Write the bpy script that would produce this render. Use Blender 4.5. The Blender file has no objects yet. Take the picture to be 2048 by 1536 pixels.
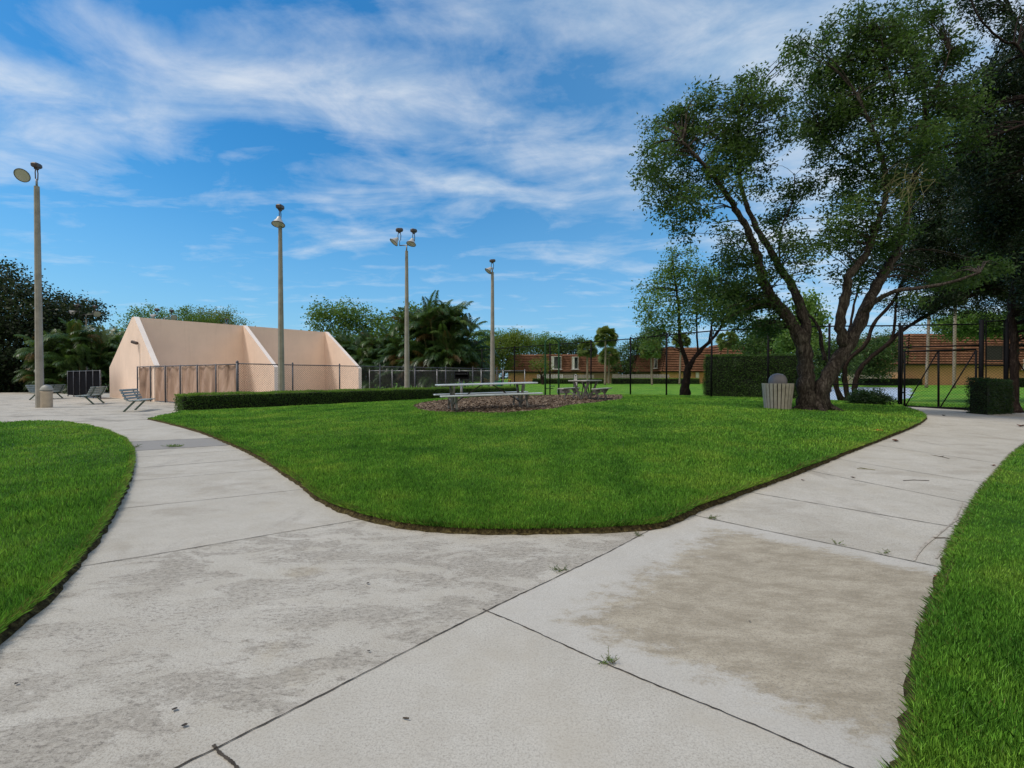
import bpy, math, random
import numpy as np
from mathutils import Vector, Matrix
from mathutils.geometry import delaunay_2d_cdt
random.seed(7); rng = np.random.default_rng(7)
sc = bpy.context.scene
COL = sc.collection
R = math.radians
# ------------------------------------------------------------------ camera model
F = 960.0; CZ = 1.35
PITCH = math.atan(14.0/F)
cp, sp = math.cos(PITCH), math.sin(PITCH)
def ray(px, py):
    u = (px-1024)/F; v = (768-py)/F
    return Vector((u, cp+v*sp, v*cp-sp))
def W(px, py, D):
    r = ray(px, py); r = r*(D/r.y)
    return Vector((r.x, r.y, r.z+CZ))
POND = None
def sstep(t): t = np.clip(t, 0, 1); return t*t*(3-2*t)
def g(x, y):
    r2 = ((x-5)/11.0)**2+((y-19)/10.0)**2
    m = 0.40*np.exp(-r2*r2)
    yy = np.maximum(y, 5.0)                          # pond hollow
    d = ((x/yy-.712)/.125)**4+((np.log(yy)-3.82)/.47)**4
    m = m-0.42*sstep((1.45-d)/0.7)
    return m
def G(px, py, it=40):
    r = ray(px, py); z = 0.0
    for _ in range(it):
        t = (z-CZ)/r.z; z = 0.5*z+0.5*float(g(r.x*t, r.y*t))
    return Vector((r.x*t, r.y*t, z))
# ------------------------------------------------------------------ objects
def tag(o, label=None, cat=None, group=None, kind=None):
    if label: o['label'] = label
    if cat: o['category'] = cat
    if group: o['group'] = group
    if kind: o['kind'] = kind
    return o
def thing(name, loc, label, cat, group=None, rz=0):
    o = bpy.data.objects.new(name, None); COL.objects.link(o)
    o.location = loc; o.rotation_euler = (0, 0, rz); o.empty_display_size = .2
    return tag(o, label, cat, group)
def link(name, me, mat, parent=None):
    o = bpy.data.objects.new(name, me); COL.objects.link(o)
    if mat is not None:
        for m in (mat if isinstance(mat, (list, tuple)) else [mat]): me.materials.append(m)
    if parent is not None: o.parent = parent
    return o
class MB:
    """mesh builder"""
    def __init__(s): s.v = []; s.f = []; s.m = []; s.mi = 0
    def add(s, vs, fs):
        n = len(s.v); s.v += [tuple(v) for v in vs]
        s.f += [tuple(i+n for i in f) for f in fs]; s.m += [s.mi]*len(fs)
    def box(s, c, d, M=None, rz=0, bev=0):
        x, y, z = d[0]/2, d[1]/2, d[2]/2
        b = min(bev, x*.9, y*.9, z*.9)
        if b <= 0:
            vs = [(-x,-y,-z),(x,-y,-z),(x,y,-z),(-x,y,-z),(-x,-y,z),(x,-y,z),(x,y,z),(-x,y,z)]
            fs = [(0,3,2,1),(4,5,6,7),(0,1,5,4),(1,2,6,5),(2,3,7,6),(3,0,4,7)]
        else:
            vs = []; ring = lambda xx, yy, zz: [(-xx,-yy,zz),(xx,-yy,zz),(xx,yy,zz),(-xx,yy,zz)]
            def oct_(xx, yy, c_, zz): return [(-xx+c_,-yy,zz),(xx-c_,-yy,zz),(xx,-yy+c_,zz),(xx,yy-c_,zz),(xx-c_,yy,zz),(-xx+c_,yy,zz),(-xx,yy-c_,zz),(-xx,-yy+c_,zz)]
            for zz, k in ((-z, b), (-z+b, 0), (z-b, 0), (z, b)):
                vs += oct_(x-k*.7, y-k*.7, b, zz)
            fs = [tuple(range(7, -1, -1)), tuple(range(24, 32))]
            for r_ in range(3):
                for i in range(8):
                    j = (i+1) % 8; fs.append((r_*8+i, r_*8+j, r_*8+8+j, r_*8+8+i))
        T = Matrix.Translation(Vector(c)) @ Matrix.Rotation(rz, 4, 'Z')
        if M is not None: T = T @ M
        s.add([T @ Vector(v) for v in vs], fs); return s
    def bar(s, a, b, w, h=None, up=(0, 0, 1)):
        """rectangular bar from a to b"""
        a = Vector(a); b = Vector(b); h = h or w
        d = (b-a); L = d.length; d.normalize(); up = Vector(up)
        if abs(d.dot(up)) > .98: up = Vector((0, 1, 0))
        x = d.cross(up).normalized(); y = x.cross(d)
        vs = []
        for p in (a, b):
            for sx, sy in ((-1,-1),(1,-1),(1,1),(-1,1)): vs.append(p+x*sx*w/2+y*sy*h/2)
        s.add(vs, [(0,1,2,3),(7,6,5,4),(0,4,5,1),(1,5,6,2),(2,6,7,3),(3,7,4,0)]); return s
    def tube(s, pts, rad, n=8, cap=True, jit=0.0):
        pts = [Vector(p) for p in pts]
        if not hasattr(rad, '__len__'): rad = [rad]*len(pts)
        rings = []; prev = None
        for i, p in enumerate(pts):
            d = (pts[min(i+1, len(pts)-1)]-pts[max(i-1, 0)]).normalized()
            if prev is None:
                x = d.cross(Vector((0, 0, 1)));
                if x.length < .1: x = d.cross(Vector((0, 1, 0)))
            else: x = prev-d*prev.dot(d)
            x.normalize(); prev = x; y = d.cross(x)
            rings.append([p+(x*math.cos(2*math.pi*k/n)+y*math.sin(2*math.pi*k/n))*rad[i]*(1+jit*random.uniform(-1, 1)) for k in range(n)])
        vs = [v for r_ in rings for v in r_]; fs = []
        for i in range(len(rings)-1):
            for k in range(n):
                j = (k+1) % n; fs.append((i*n+k, i*n+j, i*n+n+j, i*n+n+k))
        if cap: fs += [tuple(range(n-1, -1, -1)), tuple(range((len(rings)-1)*n, len(rings)*n))]
        s.add(vs, fs); return s
    def lathe(s, prof, c=(0, 0, 0), n=32, M=None):
        vs = []; fs = []
        for r_, z in prof:
            for k in range(n):
                a = 2*math.pi*k/n; vs.append(Vector((r_*math.cos(a), r_*math.sin(a), z)))
        for i in range(len(prof)-1):
            for k in range(n):
                j = (k+1) % n; fs.append((i*n+k, i*n+j, i*n+n+j, i*n+n+k))
        T = Matrix.Translation(Vector(c)) @ (M if M is not None else Matrix.Identity(4))
        s.add([T @ v for v in vs], fs); return s
    def poly(s, vs): s.add(vs, [tuple(range(len(vs)))]); return s
    def mesh(s, name, smooth=False):
        me = bpy.data.meshes.new(name); me.from_pydata(s.v, [], s.f); me.update()
        if any(s.m): me.polygons.foreach_set('material_index', s.m)
        if smooth: me.polygons.foreach_set('use_smooth', [True]*len(me.polygons))
        return me
    def build(s, name, mat, parent=None, smooth=False):
        return link(name, s.mesh(name, smooth), mat, parent)
def npmesh(name, V, nper, mat, parent=None, tint=None, tpl=None):
    """V: (N, nper, 3) loose polygons of nper corners; tint: (N,) value stored per corner"""
    N = V.shape[0]; me = bpy.data.meshes.new(name)
    me.vertices.add(N*nper); me.vertices.foreach_set('co', V.reshape(-1).astype(np.float32))
    me.loops.add(N*nper); me.loops.foreach_set('vertex_index', np.arange(N*nper, dtype=np.int32))
    me.polygons.add(N); me.polygons.foreach_set('loop_start', np.arange(0, N*nper, nper, dtype=np.int32))
    me.polygons.foreach_set('loop_total', np.full(N, nper, dtype=np.int32))
    if tint is not None:
        a = me.attributes.new('tint', 'FLOAT', 'POINT')
        t = tint if tint.ndim == 2 else np.repeat(tint[:, None], nper, 1)
        a.data.foreach_set('value', t.reshape(-1).astype(np.float32))
    me.update(calc_edges=True); me.validate()
    return link(name, me, mat, parent)
def copy_tree(o, parent=None):
    c = o.copy(); COL.objects.link(c)
    if parent is not None: c.parent = parent
    for ch in list(o.children): copy_tree(ch, c)
    return c
# ------------------------------------------------------------------ materials
class NT:
    def __init__(s, name):
        s.mat = bpy.data.materials.new(name); s.mat.use_nodes = True
        s.t = s.mat.node_tree; s.n = s.t.nodes; s.b = s.n['Principled BSDF']; s.out = s.n['Material Output']
    def new(s, ty, **kw):
        nd = s.n.new(ty)
        for k, v in kw.items(): setattr(nd, k, v)
        return nd
    def L(s, a, b): s.t.links.new(a, b)
    def val(s, inp, v):
        if isinstance(v, bpy.types.NodeSocket): s.L(v, inp)
        elif isinstance(v, (tuple, list)) and len(v) == 3 and inp.type == 'RGBA': inp.default_value = (*v, 1)
        else: inp.default_value = v
    def pos(s): return s.new('ShaderNodeNewGeometry').outputs['Position']
    def obj(s): return s.new('ShaderNodeTexCoord').outputs['Object']
    def mapping(s, v, scale=(1, 1, 1), rot=(0, 0, 0), loc=(0, 0, 0)):
        m = s.new('ShaderNodeMapping'); s.L(v, m.inputs[0]); m.inputs['Scale'].default_value = scale
        m.inputs['Rotation'].default_value = rot; m.inputs['Location'].default_value = loc; return m.outputs[0]
    def noise(s, v, sc_, det=4, rough=.55, dist=0):
        m = s.new('ShaderNodeTexNoise'); s.L(v, m.inputs['Vector']); m.inputs['Scale'].default_value = sc_
        m.inputs['Detail'].default_value = det; m.inputs['Roughness'].default_value = rough; m.inputs['Distortion'].default_value = dist
        return m.outputs['Fac']
    def vor(s, v, sc_, feat='F1'):
        m = s.new('ShaderNodeTexVoronoi', feature=feat); s.L(v, m.inputs['Vector']); m.inputs['Scale'].default_value = sc_; return m.outputs['Distance']
    def ramp(s, f, stops, interp='LINEAR'):
        m = s.new('ShaderNodeValToRGB'); s.L(f, m.inputs[0]); cr = m.color_ramp; cr.interpolation = interp
        while len(cr.elements) < len(stops): cr.elements.new(.5)
        for e, (p, c) in zip(cr.elements, stops):
            e.position = p; e.color = (*c, 1) if isinstance(c, (tuple, list)) else (c, c, c, 1)
        return m.outputs[0]
    def mix(s, f, a, b, mode='MIX'):
        m = s.new('ShaderNodeMix', data_type='RGBA', blend_type=mode)
        s.val(m.inputs[0], f); s.val(m.inputs[6], a); s.val(m.inputs[7], b); return m.outputs[2]
    def math(s, op, a, b=0.0, c=None, clamp=False):
        m = s.new('ShaderNodeMath', operation=op, use_clamp=clamp); s.val(m.inputs[0], a); s.val(m.inputs[1], b)
        if c is not None: s.val(m.inputs[2], c)
        return m.outputs[0]
    def rng(s, v, a, b, c=0, d=1, smooth=True):
        m = s.new('ShaderNodeMapRange', interpolation_type='SMOOTHSTEP' if smooth else 'LINEAR'); s.L(v, m.inputs[0])
        for i, q in enumerate((a, b, c, d)): m.inputs[i+1].default_value = q
        return m.outputs[0]
    def dot(s, v, vec):
        m = s.new('ShaderNodeVectorMath', operation='DOT_PRODUCT'); s.L(v, m.inputs[0]); m.inputs[1].default_value = vec; return m.outputs['Value']
    def attr(s, n): m = s.new('ShaderNodeAttribute'); m.attribute_name = n; return m.outputs['Fac']
    def bump(s, h, st=.3, dist=.01):
        m = s.new('ShaderNodeBump'); s.L(h, m.inputs['Height']); m.inputs['Strength'].default_value = st; m.inputs['Distance'].default_value = dist
        s.L(m.outputs[0], s.b.inputs['Normal'])
    def col(s, c): s.val(s.b.inputs['Base Color'], c)
    def fin(s, rough=.7, metal=0, spec=.5):
        s.val(s.b.inputs['Roughness'], rough); s.b.inputs['Metallic'].default_value = metal; s.b.inputs['Specular IOR Level'].default_value = spec; return s.mat
def simple(name, c, rough=.6, metal=0, var=.25, sc_=6, bump=0, spec=.4, dirt=None):
    m = NT(name); p = m.obj(); n = m.noise(p, sc_, 5, .6)
    lo = tuple(x*(1-var) for x in c); hi = tuple(min(1, x*(1+var)) for x in c)
    cc = m.ramp(n, [(.3, lo), (.7, hi)])
    if dirt:
        d = m.rng(m.noise(p, sc_*.35, 6, .7), .48, .68); cc = m.mix(m.math('MULTIPLY', d, .6), cc, dirt)
    m.col(cc)
    if bump: m.bump(m.noise(p, sc_*8, 4), bump, .01)
    return m.fin(rough, metal, spec)
def foliage(name, dark, mid, light, trans=.25, rough=.55, spec=.35):
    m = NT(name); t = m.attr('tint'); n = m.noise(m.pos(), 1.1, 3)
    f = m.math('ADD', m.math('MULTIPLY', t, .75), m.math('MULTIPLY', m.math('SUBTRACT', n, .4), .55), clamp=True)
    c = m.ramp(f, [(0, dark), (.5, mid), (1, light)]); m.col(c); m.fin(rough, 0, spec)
    tr = m.new('ShaderNodeBsdfTranslucent'); m.val(tr.inputs[0], m.mix(.6, c, (light[0]*1.3, light[1]*1.5, light[2]*.8)))
    mx = m.new('ShaderNodeMixShader'); mx.inputs[0].default_value = trans
    m.L(m.b.outputs[0], mx.inputs[1]); m.L(tr.outputs[0], mx.inputs[2]); m.L(mx.outputs[0], m.out.inputs[0])
    return m.mat
M = {}
M['leaf_tree'] = foliage('leaf_tree', (.018, .042, .012), (.052, .105, .028), (.13, .21, .05), .34)
M['leaf_deep'] = foliage('leaf_deep', (.006, .014, .006), (.016, .035, .012), (.042, .075, .022), .18)
M['leaf_light'] = foliage('leaf_light', (.05, .11, .025), (.11, .20, .042), (.21, .31, .06), .35)
M['leaf_yellow'] = foliage('leaf_yellow', (.05, .09, .015), (.12, .17, .025), (.22, .26, .04), .35)
M['leaf_dark'] = foliage('leaf_dark', (.008, .018, .008), (.022, .042, .015), (.055, .085, .025), .15)
M['leaf_palm'] = foliage('leaf_palm', (.015, .042, .014), (.045, .10, .026), (.12, .185, .04), .25, .4, .5)
M['leaf_palm_brown'] = foliage('leaf_palm_brown', (.05, .03, .012), (.12, .075, .022), (.2, .14, .05), .2)
M['leaf_sabal'] = foliage('leaf_sabal', (.06, .10, .03), (.13, .19, .05), (.27, .30, .09), .25, .4)
M['leaf_hedge'] = foliage('leaf_hedge', (.016, .042, .008), (.055, .125, .018), (.15, .26, .035), .2)
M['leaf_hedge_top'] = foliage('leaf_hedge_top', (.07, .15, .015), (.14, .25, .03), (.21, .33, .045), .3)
M['leaf_hedge_dark'] = foliage('leaf_hedge_dark', (.005, .015, .004), (.016, .045, .008), (.045, .10, .016), .2)
M['hedge_core'] = simple('hedge_core', (.006, .011, .004), .9, var=.5, sc_=12)
def grass_mat(name, blades=True):
    m = NT(name); p = m.pos(); n1 = m.noise(p, .55, 3, .6); n2 = m.noise(p, 2.6, 4, .6)
    f = m.math('ADD', m.math('MULTIPLY', n1, .62), m.math('MULTIPLY', n2, .38))
    c = m.ramp(f, [(.36, (.062, .20, .019)), (.5, (.135, .325, .03)), (.64, (.25, .415, .045))])
    if blades:
        t = m.attr('tint')
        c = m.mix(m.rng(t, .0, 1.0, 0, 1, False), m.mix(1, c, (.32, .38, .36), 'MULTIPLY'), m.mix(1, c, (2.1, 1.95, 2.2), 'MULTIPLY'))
        dry = m.rng(t, 1.4, 1.6); c = m.mix(dry, c, (.2, .14, .05))
        m.col(c); m.fin(.5, 0, .35)
        tr = m.new('ShaderNodeBsdfTranslucent'); m.val(tr.inputs[0], c)
        mx = m.new('ShaderNodeMixShader'); mx.inputs[0].default_value = .3
        m.L(m.b.outputs[0], mx.inputs[1]); m.L(tr.outputs[0], mx.inputs[2]); m.L(mx.outputs[0], m.out.inputs[0])
    else:
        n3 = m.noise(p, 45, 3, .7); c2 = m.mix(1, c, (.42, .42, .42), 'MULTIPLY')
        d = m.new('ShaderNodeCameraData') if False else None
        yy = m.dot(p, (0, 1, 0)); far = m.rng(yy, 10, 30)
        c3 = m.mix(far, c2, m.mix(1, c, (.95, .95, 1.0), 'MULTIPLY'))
        # sun-bleached strip and dry patches far off
        c3 = m.mix(m.math('MULTIPLY', m.rng(m.noise(m.mapping(p, (.25, 1, 1)), .35, 4), .5, .68), .45), c3, (.15, .17, .035))
        c3 = m.mix(m.rng(n3, .3, .75, 0, .4), c3, (.02, .05, .006)); m.col(c3); m.bump(n3, .8, .03); m.fin(.9, 0, .1)
    return m.mat
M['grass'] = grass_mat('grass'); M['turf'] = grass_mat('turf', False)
def wild_ground():
    m = NT('ground_mat'); p = m.pos(); n = m.noise(p, .25, 5, .6)
    c = m.ramp(n, [(.3, (.02, .05, .01)), (.5, (.045, .1, .015)), (.7, (.09, .12, .03))]); m.col(c); return m.fin(.9, 0, .1)
M['ground'] = wild_ground()
m = NT('soil'); p = m.pos(); n = m.noise(p, 30, 5, .7)
m.col(m.ramp(n, [(.35, (.02, .015, .008)), (.52, (.07, .055, .025)), (.68, (.17, .14, .06))])); m.bump(n, 1, .03); M['soil'] = m.fin(.95, 0, .1)
# joints in the paving, as lines on the ground (n.x*x + n.y*y + c)
def line_of(a, b):
    A, B = G(*a), G(*b); d = Vector((B.x-A.x, B.y-A.y)).normalized(); n = Vector((-d.y, d.x)); return (n.x, n.y, -(n.x*A.x+n.y*A.y)), A, B
J1, j1a, j1b = line_of((345, 1536), (1297, 1062))
J2, j2a, j2b = line_of((965, 1220), (1700, 1536))
J3, j3a, j3b = line_of((1390, 1032), (1885, 1135))
def sgn(J, pt): P = G(*pt); return 1 if J[0]*P.x+J[1]*P.y+J[2] > 0 else -1
def concrete(name, kind):
    m = NT(name); p = m.pos()
    base = m.ramp(m.noise(p, .9, 6, .62), [(.3, (.43, .40, .345)), (.5, (.525, .50, .445)), (.7, (.60, .575, .52))])
    base = m.mix(.35, base, m.ramp(m.noise(m.mapping(p, (1, .5, 1)), 3.2, 6, .7), [(.3, (.42, .395, .335)), (.7, (.58, .555, .50))]))
    fine = m.noise(p, 160, 3, .7); mid = m.noise(p, 26, 5, .75)
    c = m.mix(m.rng(fine, .35, .7, 0, .35), base, (.2, .18, .15)); c = m.mix(m.math('MULTIPLY', m.rng(m.noise(p, 75, 4, .8), .56, .68), .4), c, (.14, .125, .11))
    c = m.mix(m.rng(m.noise(p, 105, 2, .9), .50, .60, 0, .42), c, (.16, .14, .115)); c = m.mix(m.rng(m.noise(p, 48, 3, .85), .56, .64, 0, .28), c, (.18, .16, .135))
    c = m.mix(m.rng(m.noise(m.mapping(p, (1, 1.5, 1)), 4.5, 7, .75), .47, .57, 0, .20), c, (.34, .305, .25)); c = m.mix(m.rng(m.noise(p, 1.7, 6, .7), .52, .66, 0, .4), c, (.42, .385, .32))
    # worn paste: sandy blotches
    blot = m.noise(m.mapping(p, (1, 2.1, 1), (0, 0, R(-28))), 2.0, 9, .72, .5)
    area = m.noise(p, .55, 3, .5, 0)
    if kind == 'spalled':
        bl = m.math('MULTIPLY', m.rng(blot, .48, .52), m.rng(area, .34, .48))
        c = m.mix(m.math('MULTIPLY', bl, .42), c, m.mix(m.rng(mid, .4, .6), (.17, .15, .12), (.33, .30, .255)))
        pit = m.rng(m.noise(m.mapping(p, (1, 2.2, 1), (0, 0, R(-28))), 24, 7, .9), .52, .57)
        pit = m.math('MULTIPLY', pit, m.rng(blot, .43, .52))
        c = m.mix(m.math('MULTIPLY', pit, .72), c, (.13, .115, .1))
        yel = m.rng(m.noise(p, 1.1, 5, .6), .58, .72); c = m.mix(m.math('MULTIPLY', yel, .28), c, (.42, .35, .22))
    if kind == 'brown':
        def d_(J, pt): return m.math('MULTIPLY', m.math('ADD', m.dot(p, (J[0], J[1], 0)), J[2]), float(sgn(J, pt)))
        inside = (1500, 1200)
        d1 = m.rng(d_(J1, inside), .15, .75, 0, 1, False); d2 = m.rng(d_(J2, inside), .02, .45, 0, 1, False); d3 = m.rng(d_(J3, inside), .02, .38, 0, 1, False)
        mk = m.math('MINIMUM', m.math('MINIMUM', d1, d2), d3)
        nn = m.noise(m.mapping(p, (1, 1.7, 1), (0, 0, R(28))), 4.5, 12, .82, .25)
        mk = m.rng(m.math('ADD', mk, m.math('MULTIPLY', m.math('SUBTRACT', nn, .5), 2.6)), .25, .75)
        stain = m.mix(m.rng(m.noise(m.mapping(p, (1, 2.2, 1), (0, 0, R(28))), 3.2, 12, .85), .38, .62), (.235, .195, .13), (.42, .37, .28))
        speck = m.rng(m.noise(p, 80, 4, .9), .5, .6)
        stain = m.mix(m.math('MULTIPLY', speck, .65), stain, (.12, .10, .08))
        c = m.mix(m.math('MULTIPLY', mk, .82), m.mix(.3, c, (.5, .49, .47)), stain)
    if kind == 'grey':
        c = m.mix(.15, c, (.48, .465, .43)); sp_ = m.rng(m.noise(p, 60, 4, .8), .64, .72)
        sp_ = m.math('MULTIPLY', sp_, m.rng(m.noise(p, 1.6, 4, .6), .5, .62))
        c = m.mix(m.math('MULTIPLY', sp_, .8), c, (.14, .13, .11))
        wm = m.rng(m.noise(p, .8, 4, .6), .48, .66); c = m.mix(m.math('MULTIPLY', wm, .35), c, (.41, .37, .30))
    if kind in ('walk', 'court'):
        st = m.rng(m.noise(m.mapping(p, (1, 1.8, 1), (0, 0, R(-10))), .9, 8, .7, .4), .5, .66)
        c = m.mix(m.math('MULTIPLY', st, .45 if kind == 'walk' else .75), c, (.27, .24, .195) if kind == 'walk' else (.15, .135, .115))
        bl = m.rng(m.noise(m.mapping(p, (2.5, .6, 1)), .8, 7, .7), .56, .72); c = m.mix(m.math('MULTIPLY', bl, .4), c, (.2, .18, .16))
    if kind == 'asphalt': c = m.mix(.8, c, m.mix(mid, (.16, .155, .15), (.27, .265, .26)))
    m.col(c); m.bump(m.math('ADD', fine, m.math('MULTIPLY', mid, .4)), .16, .005); return m.fin(.88, 0, .25)
for k in ('spalled', 'brown', 'grey', 'walk', 'court', 'asphalt'): M['c_'+k] = concrete('concrete_'+k, k)
M['joint'] = simple('joint', (.055, .045, .035), .95, var=.6, sc_=20)
M['scuff'] = simple('scuff', (.36, .325, .275), .9, var=.4, sc_=16)
M['joint_soft'] = simple('joint_soft', (.11, .10, .085), .95, var=.5, sc_=9)
def stucco(name, c, zfade=True):
    m = NT(name); p = m.pos(); n = m.noise(p, .7, 5, .6); z = m.dot(p, (0, 0, 1))
    cc = m.mix(m.rng(n, .3, .7), tuple(x*.95 for x in c), tuple(min(1, x*1.04) for x in c))
    st = m.noise(m.mapping(p, (4, 4, .25)), 1.2, 5, .6); cc = m.mix(m.rng(st, .5, .8, 0, .14), cc, (.42, .31, .23))
    cc = m.mix(m.rng(m.math('ADD', z, m.math('MULTIPLY', n, .4)), .62, .15, 0, .3), cc, (.4, .28, .19))
    m.col(cc); m.bump(m.noise(p, 60, 3), .25, .01); return m.fin(.85, 0, .2)
M['stucco'] = stucco('stucco', (.90, .71, .59)); M['stucco_cap'] = stucco('stucco_cap', (.85, .78, .74))
M['tan_wall'] = stucco('tan_wall', (.88, .50, .26)); M['tan_dull'] = stucco('tan_dull', (.30, .22, .15))
m = NT('roof_tile'); p = m.obj(); n = m.noise(p, 1.3, 5, .65)
c = m.ramp(n, [(.3, (.12, .058, .037)), (.5, (.195, .094, .057)), (.72, (.29, .155, .092))])
c = m.mix(m.rng(m.noise(p, 7, 4, .7), .4, .7, 0, .5), c, (.13, .055, .03)); m.col(c); m.bump(m.noise(m.mapping(p, (5, 5, 1)), 1, 2), .6, .06); M['roof_tile'] = m.fin(.85, 0, .2)
M['concrete_pole'] = simple('concrete_pole', (.31, .30, .27), .85, var=.18, sc_=3, bump=.25, dirt=(.2, .19, .16))
M['galv'] = simple('galv', (.30, .31, .33), .45, .6, .2, 9)
M['galv_dark'] = simple('galv_dark', (.085, .09, .11), .5, .3, .3, 9)
M['black_metal'] = simple('black_metal', (.006, .006, .008), .75, 0, .4, 8, spec=.15)
M['black_wire'] = simple('black_wire', (.008, .008, .01), .8, 0, .3, 8, spec=.1)
M['grey_wire'] = simple('grey_wire', (.13, .13, .14), .5, .3, .3, 8)
M['green_metal'] = simple('green_metal', (.012, .07, .022), .4, .1, .3, 8)
M['bench_slat'] = simple('bench_slat', (.30, .36, .36), .5, 0, .2, 7, dirt=(.15, .15, .13))
M['bench_frame'] = simple('bench_frame', (.075, .12, .105), .5, .2, .25, 8)
M['alu'] = simple('alu', (.60, .66, .72), .38, .25, .08, 5, dirt=(.42, .45, .47))
M['old_wood'] = simple('old_wood', (.38, .38, .35), .8, 0, .2, 9, dirt=(.2, .19, .17))
M['frame_steel'] = simple('frame_steel', (.20, .195, .185), .55, .35, .3, 14, dirt=(.07, .06, .05))
M['frame_dark'] = simple('frame_dark', (.055, .045, .04), .6, .3, .3, 14)
M['bin_tan'] = simple('bin_tan', (.46, .40, .32), .6, 0, .1, 5, dirt=(.27, .24, .2))
M['bin_dome'] = simple('bin_dome', (.33, .345, .33), .5, 0, .08, 5)
M['slat_tan'] = simple('slat_tan', (.41, .375, .33), .65, 0, .12, 9, dirt=(.27, .24, .2))
M['dome_grey'] = simple('dome_grey', (.17, .165, .185), .4, 0, .1, 5)
M['liner'] = simple('liner', (.02, .02, .02), .7)
M['lamp_body'] = simple('lamp_body', (.10, .085, .085), .5, .4, .3, 9)
M['lamp_shell'] = simple('lamp_shell', (.5, .5, .49), .45, .3, .1, 6)
m = NT('lamp_glass'); m.col((.50, .50, .43)); M['lamp_glass'] = m.fin(.2, 0, .6)
m = NT('pane'); m.col(m.ramp(m.noise(m.obj(), .7, 3), [(.35, (.01, .014, .016)), (.65, (.05, .07, .065))])); M['pane'] = m.fin(.08, 0, .8)
M['white_paint'] = simple('white_paint', (.75, .76, .78), .6, 0, .08, 5)
M['picket'] = simple('picket', (.46, .44, .42), .8, 0, .2, 5, dirt=(.25, .23, .2))
m = NT('windscreen'); p = m.obj(); n = m.noise(m.mapping(p, (1.1, 1.1, .35)), 1.1, 6, .55, 1.2)
m.col(m.ramp(n, [(.28, (.17, .11, .08)), (.45, (.36, .24, .18)), (.58, (.46, .32, .245)), (.8, (.55, .41, .33))])); m.bump(n, 1.0, .12); M['windscreen'] = m.fin(.75, 0, .25)
m = NT('dark_screen'); p = m.obj(); m.col(m.ramp(m.noise(p, 3, 4), [(.3, (.003, .003, .005)), (.7, (.008, .008, .011))])); M['dark_screen'] = m.fin(.95, 0, .05)
def bark(name, c1, c2, c3):
    m = NT(name); p = m.pos(); v = m.mapping(p, (1, 1, .28)); n = m.noise(v, 9, 8, .72, 1.6); n2 = m.noise(v, 30, 5, .7, .5)
    f = m.math('ADD', m.math('MULTIPLY', n, .65), m.math('MULTIPLY', n2, .35))
    m.col(m.ramp(f, [(.36, c1), (.5, c2), (.66, c3)])); m.bump(f, 1, .12); return m.fin(.92, 0, .15)
M['bark'] = bark('bark', (.014, .011, .010), (.06, .049, .042), (.22, .19, .165))
M['bark_dark'] = bark('bark_dark', (.008, .005, .005), (.028, .018, .015), (.075, .055, .045))
M['bark_palm'] = bark('bark_palm', (.12, .10, .08), (.26, .22, .18), (.42, .37, .31))
M['cane'] = simple('cane', (.14, .13, .05), .6, var=.4)
m = NT('mulch'); p = m.pos(); n = m.noise(p, 28, 4, .8)
m.col(m.ramp(n, [(.35, (.06, .04, .028)), (.5, (.16, .115, .08)), (.68, (.30, .235, .17))])); m.bump(n, 1, .04); M['mulch'] = m.fin(.95, 0, .1)
m = NT('mulch_chip'); m.col(m.ramp(m.attr('tint'), [(0, (.06, .04, .028)), (.5, (.16, .115, .08)), (1, (.32, .255, .19))])); M['chip'] = m.fin(.9, 0, .1)
m = NT('water'); p = m.pos(); m.col((.93, .95, 1.0)); m.bump(m.noise(m.mapping(p, (1, 2, 1)), 3, 3), 1.0, .2); M['water'] = m.fin(.38, .85, 1.0); m.b.inputs['IOR'].default_value = 1.7
# ------------------------------------------------------------------ ground pieces
def inside(poly, X, Y):
    res = np.zeros(X.shape, bool); n = len(poly); j = n-1
    for i in range(n):
        xi, yi = poly[i]; xj, yj = poly[j]
        if yi != yj:
            c = ((yi > Y) != (yj > Y)) & (X < (xj-xi)*(Y-yi)/(yj-yi)+xi); res ^= c
        j = i
    return res
def smooth_poly(pts, k=4):
    """catmull-rom through open list of 2D points"""
    out = []; n = len(pts)
    for i in range(n-1):
        p0 = pts[max(i-1, 0)]; p1 = pts[i]; p2 = pts[i+1]; p3 = pts[min(i+2, n-1)]
        for s_ in range(k):
            t = s_/k
            out.append(tuple(.5*((2*p1[q])+(-p0[q]+p2[q])*t+(2*p0[q]-5*p1[q]+4*p2[q]-p3[q])*t*t+(-p0[q]+3*p1[q]-3*p2[q]+p3[q])*t**3) for q in (0, 1)))
    out.append(tuple(pts[-1])); return out
def ragged(pts, amp=.006):
    out = []
    for i in range(len(pts)-1):
        a, b = Vector(pts[i]), Vector(pts[i+1]); L = (b-a).length; n = max(1, int(L/.07)) if a.length < 14 else max(1, int(L/.25)); d = (b-a).normalized(); nn = Vector((-d.y, d.x))
        for k in range(n):
            q = a.lerp(b, k/n)+nn*random.uniform(-amp, amp); out.append((q.x, q.y))
    out.append(tuple(pts[-1])); return out
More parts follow.
